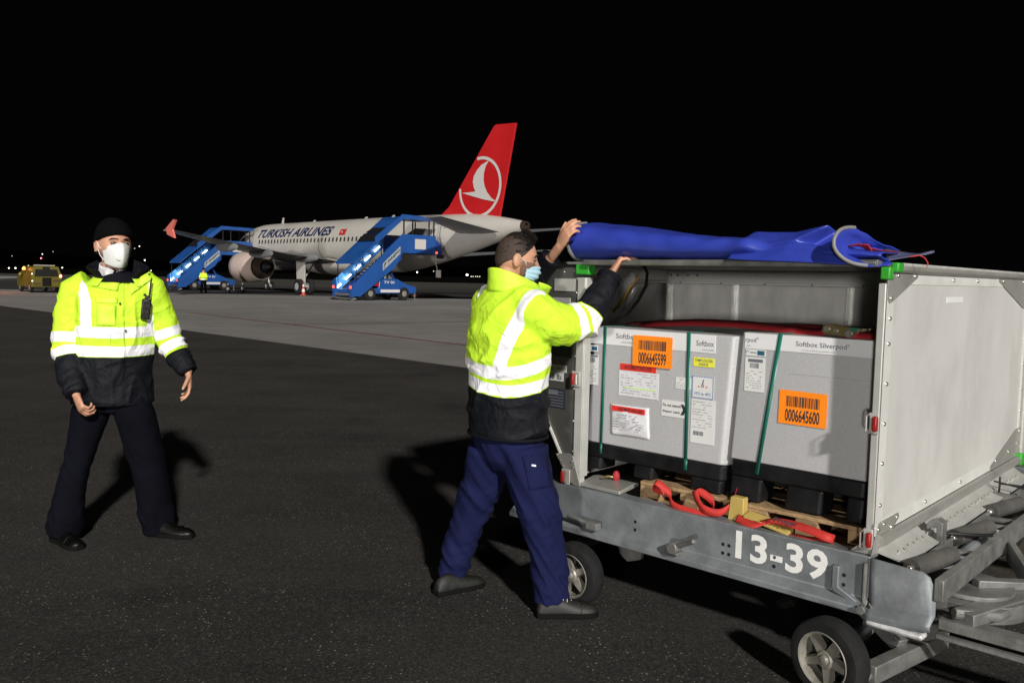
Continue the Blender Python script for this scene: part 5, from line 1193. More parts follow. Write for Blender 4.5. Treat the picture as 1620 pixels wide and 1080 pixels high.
def shoe(name, heel, toe, mt, parent, s=1., lift=0., slim=1., laces=False):
    h = V((heel.x, heel.y, 0)); t = V((toe.x, toe.y, 0)); d = (t - h).normalized(); h = (h + t) / 2 - d * .148 * s; r = V((d.y, -d.x, 0))
    def P(x, y, z): return h + d * x * s + r * y * s + V((0, 0, z * s + lift * (x / .29)))
    st_ = [(0.004, .026, .058), (.02, .034, .085), (.06, .036, .105), (.10, .036, .100), (.14, .041, .084), (.18, .046, .067), (.22, .048, .060), (.255, .044, .055), (.28, .033, .045), (.293, .016, .032)]
    mb = MB(); vs = []; n_ = 16
    for x, w, top in st_:
        for k in range(n_):
            a = 2 * math.pi * k / n_; cz = math.sin(a); cx_ = math.cos(a)
            z = .022 + (top - .022) * (cz if cz > 0 else 0) ** .8 if cz > 0 else .022 + cz * .006
            vs.append(P(x, cx_ * w * slim * (1 if cz < .3 else 1 - .25 * (cz - .3)), z))
    N = len(st_); mb.add(vs, [(i * n_ + k, i * n_ + (k + 1) % n_, (i + 1) * n_ + (k + 1) % n_, (i + 1) * n_ + k) for i in range(N - 1) for k in range(n_)] + [tuple(range(n_)), tuple(range((N - 1) * n_, N * n_))], None)
    o = mb.build(name, mt, parent, smooth=60)
    md = o.modifiers.new('s', 'SUBSURF'); md.levels = 1; md.render_levels = 1
    mb = MB(); out = [(x, w * slim + .004) for x, w, _ in st_]; poly = [(x, w) for x, w in out] + [(x, -w) for x, w in out[::-1]]
    top = .022; vs = [P(x, y, z) for z in (.001, top) for x, y in poly]; n_ = len(poly)
    mb.add(vs, [tuple(range(n_))[::-1], tuple(range(n_, 2 * n_))] + [(i, (i + 1) % n_, n_ + (i + 1) % n_, n_ + i) for i in range(n_)], None); mb.build('sole', SOLE, o, bevel=.003)
    mb = MB(); mb.tube([P(.205, -.049 * slim, .030), P(.212, -.030 * slim, .058), P(.215, 0, .063), P(.212, .030 * slim, .058), P(.205, .049 * slim, .030)], .0022, 6); mb.build('toe_seam', mt, o)
    mb = MB(); 
    for k in range(4):
        x = .125 + .018 * k; z = .092 - .0085 * k * 1.1; mb.tube([P(x, -.02, z - .010), P(x + .004, 0, z), P(x, .02, z - .010)], .0022, 6)
    mb.build('laces', SHIRT if laces else LEATH, o)
def on_surface(bvh, x, y, off=.004):
    o = V((0, 0, H)); d = (fw + RT * ((x - 810) / F_PX) + UP * ((540 - y) / F_PX)).normalized()
    hit = bvh.ray_cast(o, d)
    return (hit[0] - d * off) if hit[0] is not None else None
def patch(name, quad, bvh, mt, parent, n_=8, m_=8, off=.004, thick=.003):
    """cloth patch draped on a garment between four photo-space corners"""
    (ax, ay), (bx, by), (cx_, cy), (dx, dy) = quad
    vs = []
    last = None
    for i in range(n_ + 1):
        for j in range(m_ + 1):
            s, t = i / n_, j / m_
            x = (ax * (1 - s) + bx * s) * (1 - t) + (dx * (1 - s) + cx_ * s) * t; y = (ay * (1 - s) + by * s) * (1 - t) + (dy * (1 - s) + cy * s) * t
            p = on_surface(bvh, x, y, off)
            if p is None or (last is not None and (p - last).length > .25): p = last
            vs.append(p); last = p
    if vs[0] is None: return
    mb = MB(); mb.add(vs, [(i * (m_ + 1) + j, (i + 1) * (m_ + 1) + j, (i + 1) * (m_ + 1) + j + 1, i * (m_ + 1) + j + 1) for i in range(n_) for j in range(m_)]); return mb.build(name, mt, parent, solid=thick)

def limb_fold(p, axis, k1=20, k2=7, seed=0.):
    """creases running across a limb"""
    t = p.dot(axis); q = p - axis * t
    return ridge(noise.noise(q * k2 + axis * (t * k1) + V((seed, seed * 2, 0)))) 

# ---------------------------------------------------------------- walking man, front view
def man_left():
    base = gz(180, 858); t = thing('person', 'man in a black knit cap and white mask walking in an open collared hi-vis jacket', 'person', (base.x, base.y, 0))
    f = V((.40, -.917, 0)); lf = V((.917, .40, 0))
    s = 1.12
    hc = W(180, 386, 4.84); hf = V((.70, -.71, 0))
    body = MB(); L, hp = head_mesh(body, hc, hf, s, R(-2))
    Yt = 4.86
    body.loft([L(0, -.018, -.04), L(0, -.022, -.10), W(185, 445, Yt + .0)], [(.056, .058), (.055, .057), (.07, .065)], lf)
    body.loft([W(185, 445, Yt), W(184, 500, Yt), W(180, 580, Yt), W(179, 628, Yt)], [(.11, .07), (.14, .09), (.12, .09), (.09, .07)], lf, cap=.15)
    ra = [W(120, 457, 4.85), W(111, 500, 4.83), W(108, 548, 4.80), W(113, 590, 4.72), W(122, 624, 4.66)]
    la = [W(238, 454, 4.92), W(251, 492, 4.95), W(266, 535, 4.97), W(284, 567, 4.95), W(298, 588, 4.92)]
    for ar in (ra, la): body.loft([V(p) for p in ar], [.045, .045, .04, .036, .028], f, n=14)
    rl = [W(143, 655, 4.84), W(131, 698, 4.83), W(122, 735, 4.82), W(108, 792, 4.83), W(101, 842, 4.85)]
    ll = [W(214, 655, 4.88), W(225, 698, 4.92), W(234, 732, 4.96), W(245, 792, 5.0), W(251, 838, 5.03)]
    for lg_ in (rl, ll): body.loft([V(p) for p in lg_], [.06, .055, .045, .042, .04], lf, n=14, cap=.2)
    hand(body, W(121, 625, 4.65), (.42, -.25, -.80), (.75, .55, -.2), -1, (.75, 1.0, .7), 1.0, .03, .6, fore=ra[-2])
    hand(body, W(298, 590, 4.915), (.12, -.05, -1), (-.9, -.35, 0), -1, (.38, .5, .4), 1.0, .04, .25, fore=la[-2])
    bo = place(fuse(body, .0048, 3, .4), 'body', SKIN, t)
    eyes(bo, L, s)
    # trousers
    tr = MB(); tr.loft([W(179, 615, Yt + .01), W(179, 632, Yt + .01), W(180, 648, Yt + .01)], [(.17, .125), (.18, .135), (.15, .12)], lf, cap=.1)
    tr.loft([W(152, 628, 4.85)] + rl, [.095, .104, .084, .075, .088, .090], lf, cap=.05); tr.loft([W(205, 628, 4.86)] + ll, [.10, .112, .110, .106, .096, .090], lf, cap=.05)
    me = fuse(tr, .0085, 6)
    hemR, hemL = np.array(rl[-1]), np.array(ll[-1])
    def fd(p):
        low = math.exp(-((p.z - .13) / .10) ** 2); kn = math.exp(-((p.z - .50) / .13) ** 2); tp_ = math.exp(-((p.z - .82) / .1) ** 2)
        big = noise.noise(V((p.x * 9, p.y * 9, p.z * 2.2))); crs = noise.noise(V((p.x * 6, p.y * 6, p.z * 9 + p.x * 14)))
        return .010 * big + (.001 + .016 * low + .006 * kn + .004 * tp_) * max(-.2, ridge(crs * 1.2)) - .002
    fold_disp(me, fd); place(me, 'trousers', TROU1, t)
    shoe('shoe', gz(86, 853), gz(126, 869), LEATH, t, 1.04, slim=.95); shoe('shoe', gz(233, 845), gz(307, 850), LEATH, t, 1.04, slim=.95)
    # jacket
    sp = [W(179, 634, Yt), W(179, 600, Yt), W(181, 560, Yt), W(184, 520, Yt), W(186, 480, Yt), W(187, 455, Yt), W(187, 440, Yt)]
    sr = [(.222, .168), (.213, .165), (.205, .162), (.210, .165), (.218, .155), (.180, .115), (.105, .09)]
    jk = MB(); jk.loft(sp, sr, lf, n=32, cap=.06)
    rr_ = [.088, .088, .084, .076, .064]; lr_ = [.084, .084, .078, .068, .058]
    sh_r = [W(140, 446, 4.86)] + ra; sh_l = [W(222, 444, 4.90)] + la
    jk.loft(sh_r, [.075] + rr_, f, cap=.08); jk.loft(sh_l, [.075] + lr_, f, cap=.08)
    me = fuse(jk, .008, 7)
    P = coords(me); ca = V(sp[3])
    s1, d1 = chain_np(P, sh_r, [.075] + rr_); s2, d2 = chain_np(P, sh_l, [.075] + lr_)
    st_, dt = chain_np(P, sp[:6], [.19] * 6)
    def fj(i, p):
        arm = min(d1[i], d2[i]); w = 1 if arm < dt[i] * .95 else 0
        if w:
            s_ = s1[i] if d1[i] < d2[i] else s2[i]; el = math.exp(-((s_ - .40) / .12) ** 2) + .7 * math.exp(-((s_ - .66) / .06) ** 2)
            return (.004 + .013 * el) * max(0, ridge(1.3 * noise.noise(V((p.x * 5, p.y * 5, s_ * 13 + p.x * 8))))) ** 2.2 + .004 * noise.noise(V((p.x * 14, p.y * 14, s_ * 30))) - .003
        z = p.z; cin = math.exp(-((z - 1.08) / .05) ** 2) + math.exp(-((z - 1.29) / .05) ** 2)
        return .011 * max(0, ridge(1.3 * noise.noise(V((p.x * 8, p.y * 8, z * 3.5 + p.x * 3))))) ** 2.5 + .009 * cin * max(0, ridge(1.3 * noise.noise(V((p.x * 4, p.y * 4, z * 13 + 5))))) ** 2 + .004 * noise.noise(p * 16) - .005
    N = normals(me); dd = np.array([fj(i, V(P[i])) for i in range(len(P))]); Q = P + N * dd[:, None]
    # zip flap: a raised strip down the front
    lat = (P - np.array(ca)) @ np.array(lf); fwd_ = (P - np.array(ca)) @ np.array(f)
    isarm = (np.minimum(d1, d2) < dt * .95)
    front = (fwd_ > 0) & ~isarm
    fl = np.where(front & (np.abs(lat - .01) < .035), .006, 0); Q = Q + N * fl[:, None]
    me.vertices.foreach_set('co', Q.ravel()); me.update()
    z = P[:, 2]
    zt1, zt2, zd = 1.243, 1.135, 1.105
    tape = np.maximum(.031 - np.abs(z - zt1 - .02 * np.abs(lat)), .031 - np.abs(z - zt2 - .02 * np.abs(lat)))
    xl = -.150 - .30 * np.clip(z - 1.42, 0, 1)
    vert = np.maximum(.028 - np.abs(lat - xl), .030 - np.abs(lat - .205 + .2 * np.clip(1.36 - z, 0, 1)))
    vert = np.where(z > zt1, vert, -1)
    tape = np.maximum(tape, vert)
    s_ = np.where(d1 < d2, s1, s2); off = np.where(d1 < d2, .0, .02)
    ta = np.maximum(.029 - np.abs(s_ - .365 + off), .029 - np.abs(s_ - .475 + off * 1.6))
    tape = np.where(isarm, ta, tape)
    dark = np.where(isarm, s_ - .505 + off, zd - z)
    tape = np.where(dark > 0, -1, tape)
    seam = np.where(front, .0022 - np.minimum(np.abs(np.abs(lat - .01) - .036), 1), -1); seam = np.where(front & (z > 1.22) & (np.abs(lat) > .05), np.maximum(seam, .002 - np.abs(z - 1.52)), seam)
    attr(me, 'tape', tape); attr(me, 'dark', dark); attr(me, 'seam', seam)
    bvh = BVHTree.FromPolygons([V(p) for p in Q], [tuple(p.vertices) for p in me.polygons])
    jo = place(me, 'jacket', JACK, t)
    patch('pocket_flap', ((150, 470), (186, 471), (186, 480), (150, 478)), bvh, YCLOTH, jo, off=.007)
    patch('pocket', ((152, 482), (184, 483), (183, 516), (153, 515)), bvh, YCLOTH, jo, off=.004)
    patch('badge', ((160, 474), (177, 474), (177, 489), (160, 489)), bvh, GLOSSP, jo, 4, 4, off=.012) if 0 else None
    patch('yoke_flap', ((138, 438), (190, 444), (186, 460), (140, 452)), bvh, YCLOTH, jo, off=.010)
    patch('yoke_flap', ((205, 446), (238, 428), (240, 441), (207, 466)), bvh, YCLOTH, jo, off=.010)
    for x, y in ((236, 434), (211, 445), (190, 480), (199, 523)):
        p = on_surface(bvh, x, y, .014)
        if p: a = MB(); a.sphere(p, .0065, 8, 6); a.build('snap_button', BLK, jo)
    a = MB(); a.tube([sp[0] + (f * .162 * math.cos(k) + lf * .216 * math.sin(k)) + V((0, 0, -.002)) for k in [2 * math.pi * i / 32 for i in range(33)]], .008, 8); a.build('hem', DCLOTH, jo)
    # collar: shirt, tie, open dark collar with yellow lining edge
    nb = L(0, -.02, -.125)
    a = MB()
    def shirt(u, v):
        an = R(-168 + 336 * u) ; r_ = .066 + .016 * v; c = nb + V((0, 0, .018)) - V((0, 0, .062 * v)) + hf * (.02 * v)
        p = c + (-hf) * math.cos(an) * r_ + hf.cross(V((0, 0, 1))) * math.sin(an) * r_; 
        p.z += .022 * math.cos(an) * .9; return p
    a.grid(shirt, 40, 5); a.build('shirt_collar', SHIRT, t, solid=.004)
    fc = (hf * .5 + f * .5).normalized()
    a = MB(); k0 = nb + fc * .092 - V((0, 0, .035)); a.loft([k0, k0 - V((0, 0, .03)) + fc * .01, k0 - V((0, 0, .12)) + fc * .02], [(.016, .01), (.014, .01), (.024, .008)], lf, n=12); a.build('tie', DCLOTH, t)
    a = MB()
    for sg in (-1, 1):
        q0 = nb + fc * .084 - V((0, 0, .018)); sd2 = fc.cross(V((0, 0, 1))) * sg
        a.add([q0 + sd2 * .008, q0 + sd2 * .062 + V((0, 0, .028)) - fc * .03, q0 + sd2 * .060 - V((0, 0, .035)) - fc * .01, q0 + sd2 * .022 - V((0, 0, .048)) + fc * .008], [(0, 1, 2, 3)])
    a.build('shirt_points', SHIRT, t, solid=.004)
    a = MB(); a.loft([W(187, 446, Yt), W(187, 437, Yt), W(187, 429, Yt)], [(.145, .122), (.108, .098), (.066, .066)], lf, n=28, cap=.02); a.build('inner_layer', DCLOTH, t)
    cb = W(187, 437, Yt)
    def coll(u, v):
        an = R(38 + 284 * u); op = math.exp(-((an - math.pi) / 1.5) ** 2)     # 180 deg = nape
        hgt = .105 - .012 * (1 - op); flare = .018 + .050 * (1 - op)
        rl_, rf = .112 + flare * v, .096 + flare * v * .8
        p = cb + f * math.cos(an) * rf + lf * math.sin(an) * rl_ + V((0, 0, -.028 + .035 * op + hgt * v * (1 - .35 * (1 - op) * v)))
        return p + V((0, 0, .006 * nz((u * 7, v * 2, 1))))
    a = MB(); a.grid(coll, 44, 8); co = a.build('collar', DCLOTH, t, solid=.010)
    def lap(u, v):
        an = R(38 + 284 * u); rl_, rf = .118 + .05 * v, .100 + .045 * v
        return cb + f * math.cos(an) * rf + lf * math.sin(an) * rl_ + V((0, 0, -.012 - .045 * v + .03 * math.exp(-((an - math.pi) / 1.5) ** 2)))
    a = MB(); a.grid(lap, 44, 5); a.build('yoke', YCLOTH, t, solid=.008)
    # cap
    def capf(u, v):
        ph = 2 * math.pi * u; fr = math.sin(ph); low = .012 + .040 * fr if fr > 0 else .012 - .050 * abs(fr)
        zc = low + (.131 - low) * math.sin(v * math.pi / 2); k = math.sqrt(max(0, 1 - (max(zc, 0) / .133) ** 2.3))
        r_ = 1.11 * k
        p = (math.cos(ph) * .079 * r_, math.sin(ph) * .100 * r_ - .004, zc)
        rib = .0012 * math.sin(ph * 46); q = L(p[0] * (1 + rib * 8), p[1] * (1 + rib * 8), p[2]); return q
    a = MB(); a.grid(capf, 110, 14); a.build('cap', KNIT, t, solid=.006)
    a = MB()
    pts = []
    for k in range(33):
        q = V(capf(k / 32, .0)); pts.append(q + V((0, 0, .006)))
    a.tube(pts, .0085, 8, caps=False); a.build('cap_brim', KNIT, t)
    # moulded mask
    def msk(u, v):
        an = R(-74 + 148 * u); zz = .009 - .130 * v; e = math.sin(math.pi * min(1, max(0, .08 + v * .86))) ** .6
        bulge = math.cos(an) ** 1.3 if math.cos(an) > 0 else 0
        rx_ = .070 * (1 - .22 * v); ry = .086 + .040 * e * bulge - .010 * v + .006 * math.exp(-(an / .2) ** 2) * e
        top = -.030 * abs(math.sin(an)) ** 1.4 * (1 - v); bot = .022 * abs(math.sin(an)) ** 2 * v
        return L(math.sin(an) * (rx_ + .002), math.cos(an) * ry + .004, zz + top + bot)
    a = MB(); a.grid(msk, 26, 18); mk = a.build('face_mask', MASKW, t, solid=.003, smooth=60)
    c0 = V(msk(.60, .56)); ax = (V(msk(.60, .56)) - L(0, .03, -.06)).normalized()
    a = MB(); a.revolve(c0, ax, [(-.003, .0175), (.004, .0175), (.007, .014), (.0075, .004)], 22); a.build('valve', mat('valve_white', (.72, .73, .72), .4), mk)
    for v0_, e in ((.10, (-.005)), (.78, (-.03))):
        for sg, uu in ((1, 1.0), (-1, 0.0)):
            p0 = V(msk(uu, v0_)); p1 = L(sg * .080, .012, e); p2 = L(sg * .088, -.012, .018 if v0_ < .5 else -.04)
            a = MB(); a.tube([p0, (p0 + p1) / 2 + (p1 - L(0, 0, e)).normalized() * .006, p1, p2], .0022, 6); a.build('mask_strap', MASKW, mk)
    # short sideburns and nape hair
    def nape(u, v):
        an = R(200 + 140 * u); zc = .03 - .085 * v; lo = max(0, min(1, (-zc - .015) / .10))
        return L(math.cos(an) * .0795, math.sin(an) * .100 * (1 - .5 * lo * lo) - .001, zc)
    a = MB(); a.grid(nape, 20, 6); a.build('hair', HAIRS, t, solid=.003)
    return bvh, f, lf
bv, fL, lL = man_left()
# radio clipped to his jacket
rp_ = on_surface(bv, 231, 488, .03)
rd = thing('walkie_talkie', 'black two-way radio clipped to the chest of the man in the cap', 'radio', rp_)
ax_ = V((.10, 0, 1)).normalized()
mb = MB(); mb.beam(rp_ - ax_ * .062, rp_ + ax_ * .055, .050, .034, up=fL); mb.build('radio_body', mat('radio_black', (.008, .008, .009), .35, bump=.3, bs=60), rd, bevel=.008)
mb = MB(); mb.beam(rp_ + ax_ * .056, rp_ + ax_ * .075, .018, .018, up=fL); mb.tube([rp_ + ax_ * .07 - lL * .012, rp_ + ax_ * .085 - lL * .012], .008, 8); mb.build('knob', BLK, rd, bevel=.002)
mb = MB(); mb.tube([rp_ + ax_ * .056 + lL * .012, rp_ + ax_ * .15 + lL * .014, rp_ + ax_ * .175 + lL * .016], [.006, .0055, .004], 8); mb.build('antenna', BLK, rd)

# ---------------------------------------------------------------- loading worker, seen from behind
def man_right():
    base = gz(800, 958); t = thing('person', 'worker in hi-vis jacket and blue mask seen from behind, reaching up to the tarpaulin', 'person', (base.x, base.y, 0))
    f = V((.80, .60, 0)); rg_ = V((.60, -.80, 0)); s = 1.0
    Y0 = 4.06
    hc = W(817, 409, 4.05); hf = V((.985, .17, 0)).normalized()
    body = MB(); L, hp = head_mesh(body, hc, hf, s, R(-6))
    body.loft([L(0, -.020, -.04), L(0, -.028, -.09), W(806, 462, Y0)], [(.056, .060), (.056, .060), (.075, .07)], rg_)
    body.loft([W(806, 462, Y0), W(805, 520, Y0), W(804, 600, Y0), W(804, 690, Y0)], [(.15, .09), (.16, .11), (.14, .10), (.14, .10)], rg_)
    ra = [W(840, 489, 3.91), W(866, 508, 3.93), W(895, 513, 3.97), W(924, 508, 4.02), W(944, 478, 4.06), W(957, 453, 4.10), W(964, 438, 4.12)]
    la = [W(772, 482, 4.22), W(805, 474, 4.33), W(834, 455, 4.38), W(856, 427, 4.34), W(870, 410, 4.30)]
    body.loft(ra, [.05, .05, .045, .04, .036, .03, .028], V((0, 0, 1)), n=14); body.loft(la, [.05, .045, .04, .034, .028], V((0, 0, 1)), n=14)
    rl = [W(829, 710, 3.98), W(840, 760, 3.95), W(853, 806, 3.93), W(863, 858, 3.93), W(868, 905, 3.93), W(872, 948, 3.93)]
    ll = [W(778, 710, 4.12), W(764, 760, 4.16), W(748, 806, 4.19), W(731, 850, 4.22), W(720, 890, 4.24), W(715, 916, 4.25)]
    for lg_ in (rl, ll): body.loft(lg_, [.08, .07, .055, .05, .042, .038], rg_, n=14)
    hand(body, W(886, 389, 4.22), (W(899, 362, 4.17) - W(886, 389, 4.22)), (.9, .40, .1), 1, (.35, .6, .6), .98, .03, .3, fore=la[-1])
    hand(body, W(967, 433, 4.11), (.32, .08, .55), (.9, .1, .28), 1, (.75, .45, .1), 1.0, .05, .1, fore=ra[-1])
    bo = place(fuse(body, .0046, 3, .4), 'body', SKIN, t)
    eyes(bo, L, s)
    tr = MB(); tr.loft([W(804, 660, Y0), W(804, 695, Y0), W(804, 722, Y0)], [(.185, .14), (.195, .15), (.15, .13)], rg_)
    tr.loft(rl, [.118, .108, .100, .092, .084, .080], rg_, cap=.04); tr.loft(ll, [.118, .104, .092, .084, .072, .071], rg_, cap=.04)
    me = fuse(tr, .0085, 6)
    def fd(p):
        low = math.exp(-((p.z - .17) / .12) ** 2); kn = math.exp(-((p.z - .50) / .15) ** 2); tp_ = math.exp(-((p.z - .80) / .1) ** 2)
        a = noise.noise(V((p.x * 6, p.y * 6, p.z * 11 + p.x * 16))); b = noise.noise(V((p.x * 11 + 4, p.y * 11, p.z * 19 - p.x * 10)))
        return (.002 + .014 * low + .011 * kn + .007 * tp_) * max(-.2, ridge(a * 1.2)) + (.006 * low + .005 * kn) * ridge(b) + .010 * noise.noise(V((p.x * 8, p.y * 8, p.z * 3))) - .003
    fold_disp(me, fd)
    bt = BVHTree.FromPolygons([v.co.copy() for v in me.vertices], [tuple(p.vertices) for p in me.polygons])
    to = place(me, 'trousers', TROU2, t)
    patch('thigh_pocket', ((826, 722), (866, 718), (872, 770), (838, 775)), bt, TROU2, to, off=.004)
    patch('reflective_tab', ((841, 734), (848, 735), (848, 738), (841, 737)), bt, TAPE, to, 3, 3, off=.009)
    shoe('shoe', gz(850, 974), gz(944, 972), LEATHG, t, 1.03, slim=.98, laces=True); shoe('shoe', gz(690, 941), gz(763, 924), LEATHG, t, 1.0, slim=1.02)
    sp = [W(803, 684, Y0), W(803, 650, Y0), W(804, 610, Y0), W(804, 570, Y0), W(804, 525, Y0), W(804, 488, Y0), W(806, 465, Y0), W(808, 450, Y0)]
    sr = [(.225, .180), (.228, .180), (.230, .180), (.238, .180), (.240, .178), (.225, .158), (.17, .115), (.11, .10)]
    jk = MB(); jk.loft(sp, sr, rg_, n=32, cap=.06)
    rc = [W(822, 478, 3.98)] + ra; rr_ = [.085, .105, .108, .100, .088, .074, .066, .062]
    lc = [W(790, 475, 4.13)] + la; lr_ = [.085, .095, .088, .078, .066, .058]
    jk.loft(rc, rr_, V((0, 0, 1)), cap=.08); jk.loft(lc, lr_, V((0, 0, 1)), cap=.08)
    jk.loft([W(835, 530, 3.95), W(868, 528, 3.95)], [.075, .06], V((0, 0, 1)))
    me = fuse(jk, .008, 7)
    P = coords(me); s1, d1 = chain_np(P, rc, rr_); s2, d2 = chain_np(P, lc, lr_); st_, dt = chain_np(P, sp[:7], [.205] * 7)
    isarm = np.minimum(d1, d2) < dt * .98
    def fj(i, p):
        if isarm[i]:
            s_ = s1[i] if d1[i] < d2[i] else s2[i]; el = math.exp(-((s_ - .35) / .14) ** 2)
            return (.004 + .014 * el) * max(0, ridge(1.3 * noise.noise(V((p.x * 9 + p.z * 4, p.y * 5, p.z * 6))))) ** 2.2 + .004 * noise.noise(p * 18) - .004
        z = p.z; cin = math.exp(-((z - 1.22) / .06) ** 2) + .6 * math.exp(-((z - 1.0) / .06) ** 2)
        return .014 * max(0, ridge(1.3 * noise.noise(V((p.x * 5 - z * 4, p.y * 5, z * 4.5))))) ** 2.5 + .012 * cin * max(0, ridge(1.3 * noise.noise(V((p.x * 5, p.y * 5, z * 13 + 3))))) ** 2 + .004 * noise.noise(p * 16) - .005
    N = normals(me); dd = np.array([fj(i, V(P[i])) for i in range(len(P))]); Q = P + N * dd[:, None]; me.vertices.foreach_set('co', Q.ravel()); me.update()
    ca = np.array(sp[4]); lat = (P - ca) @ np.array(rg_); fwd_ = (P - ca) @ np.array(f); z = P[:, 2]
    sl = .22 * (P[:, 0] + .02)          # belts rise towards the camera's right
    curve = -.05 * np.cos((P[:, 0] + .02) / .2 * 1.4) + .03
    z1, z2, zd = 1.178, 1.092, 1.062
    tape = np.maximum(.030 - np.abs(z - z1 - sl * .45 - curve), .029 - np.abs(z - z2 - sl * .12 - curve * .9))
    xs_ = .135 + .30 * np.clip(z - 1.2, 0, .3)
    vert = np.maximum(.029 - np.abs(lat - xs_), np.where(fwd_ < .05, .026 - np.abs(lat + .19), -1)); vert = np.where((z > z1 + sl * .45 + curve) & (fwd_ < .22), vert, -1)
    tape = np.maximum(tape, vert)
    s_ = np.where(d1 < d2, s1, s2)
    ta = np.maximum(.026 - np.abs(s_ - .335), .028 - np.abs(s_ - .412)); tape = np.where(isarm, np.where(s_ > .1, ta, vert), tape)
    dark = np.where(isarm, s_ - .445, zd + curve * .9 + sl * .12 - z)
    dark = np.where(isarm & (d2 < d1), s_ - .20, dark)
    tape = np.where(dark > 0, -1, tape)
    attr(me, 'tape', tape); attr(me, 'dark', dark); attr(me, 'seam', np.full(len(P), -1.))
    jo = place(me, 'jacket', JACK, t)
    for p, d_, r_ in ((ra[-1], ra[-1] - ra[-2], .062), (la[-1], la[-1] - la[-2], .058)):
        a = MB(); a.revolve(p, d_, [(-.02, r_), (.01, r_ * .98), (.012, r_ * .86), (-.01, r_ * .8)], 24); a.build('cuff', DCLOTH, jo)
    a = MB(); a.tube([sp[0] + (f * .176 * math.cos(k) + rg_ * .221 * math.sin(k)) + V((0, 0, -.002)) for k in [2 * math.pi * i / 32 for i in range(33)]], .008, 8); a.build('hem', DCLOTH, jo)
    # high collar, slightly open in front
    cb = W(810, 455, Y0)
    def coll(u, v):
        an = R(14 + 332 * u); back = .5 - .5 * math.cos(an)     # 180 deg = nape
        rl_, rf = .098 + .018 * (1 - v), .100 + .018 * (1 - v)
        z0 = -.045 + .028 * back; top = -.004 + .098 * back
        p = cb + f * (math.cos(an) * rf + .045 * (1 - back) * 1.0) + rg_ * math.sin(an) * rl_ + V((0, 0, z0 + (top - z0) * v)) - f * .020 * v * back
        return p + V((0, 0, .005 * nz((u * 6, v * 3, 4)))) + rg_ * .006 * nz((u * 8, v * 3, 8))
    a = MB(); a.grid(coll, 56, 10); a.build('collar', YCLOTH, t, solid=.012)
    def flp(u, v):
        p = cb + f * (.115 + .075 * u) + rg_ * (.065 - .05 * v) + V((0, 0, .028 - .022 * u - .062 * v)); return p + rg_ * .012 * math.sin(u * 3)
    a = MB(); a.grid(flp, 8, 8); a.build('collar_flap', YCLOTH, t, solid=.009)
    # hair: close sides, longer swept top
    def side(u, v):
        an = R(150 + 240 * u); lim = .0
        zt = .112; zb = -.055 + .05 * abs(math.cos(an)) ** 2 * 1.0
        if math.sin(an) > -.05: zb = -.01 + .05 * max(0, math.sin(an) + .05) * 2
        zc = zt + (zb - zt) * v; k = math.sqrt(max(.05, 1 - (max(zc, 0) / .121) ** 2.4)); lo = max(0, min(1, (-zc - .015) / .10)); lo = lo * lo * (3 - 2 * lo)
        yy = math.sin(an) * .1005 * k; yy = yy * (1 - .5 * lo) if yy < 0 else yy
        return L(math.cos(an) * .0795 * k * (1 - .36 * lo), yy - .001, zc)
    a = MB(); a.grid(side, 60, 14); a.build('short_hair', HAIRS, t, solid=.004, smooth=60)
    a = MB(); n_, m_ = 40, 14; vs = []
    for i in range(m_ + 1):
        for k in range(n_):
            ph = 2 * math.pi * k / n_; c_, s__ = math.cos(ph), math.sin(ph)
            th = (R(76) + R(36) * max(0, -s__) ** 1.3 - R(29) * max(0, s__) ** 2) * i / m_
            fr = max(0, s__)
            q = .985 + .075 * max(0, math.cos(th)) ** .6; x = math.sin(th) * c_ * .078 * q * 1.01; y = math.sin(th) * s__ * .0985 * q; z_ = math.cos(th) * .118 * (q + .0) + .012 * fr * math.sin(th) ** 2 * max(0, math.cos(th)) ** .5
            w_ = .003 * noise.noise(V((x * 90, y * 22, z_ * 50)))
            vs.append(L(x * (1 + w_ * 8), y * (1 + w_ * 6), z_ + w_ * 1.4))
    a.add(vs, [(i * n_ + k, (i + 1) * n_ + k, (i + 1) * n_ + (k + 1) % n_, i * n_ + (k + 1) % n_) for i in range(1, m_) for k in range(n_)] + [tuple(range(n_, 2 * n_))[::-1]])
    a.build('hair', HAIR, t, solid=.005, smooth=60)
    hs = MB(); rr = random.Random(4)
    for i in range(2600):
        ph = rr.uniform(0, 2 * math.pi); c_, s__ = math.cos(ph), math.sin(ph); th = math.sqrt(rr.uniform(.0, 1)) * (R(80) + R(30) * max(0, -s__) - R(34) * max(0, s__))
        qq = 1.0 + .075 * max(0, math.cos(th)) ** .6; p0 = (math.sin(th) * c_ * .079 * qq, math.sin(th) * s__ * .099 * qq, math.cos(th) * .118 * qq + .012 * max(0, s__) * math.sin(th) ** 2)
        fwd = max(0, s__ + .35) * max(0, math.cos(th)); ln = .007 + .017 * fwd * rr.uniform(.5, 1.2)
        dx = p0[0] * 3 + rr.uniform(-.25, .25); dy = .75 * (1 if s__ > -.5 else -.4) + rr.uniform(-.2, .2); dz = .45 * (1 if s__ > -.3 else -.9) * math.cos(th) + .25 * fwd + rr.uniform(-.1, .25)
        n_ = math.sqrt(dx * dx + dy * dy + dz * dz); dx, dy, dz = dx / n_ * ln, dy / n_ * ln, dz / n_ * ln; w_ = .0016
        hs.add([L(p0[0] - w_, p0[1], p0[2] - .003), L(p0[0] + w_, p0[1] - .001, p0[2] - .003), L(p0[0] + dx * .6 + w_ * .6, p0[1] + dy * .6, p0[2] + dz * .7), L(p0[0] + dx, p0[1] + dy, p0[2] + dz)], [(0, 1, 2), (0, 2, 3)])
    hs.build('hair_strands', HAIR, [c for c in t.children if c.name.startswith('hair')][-1], smooth=0)
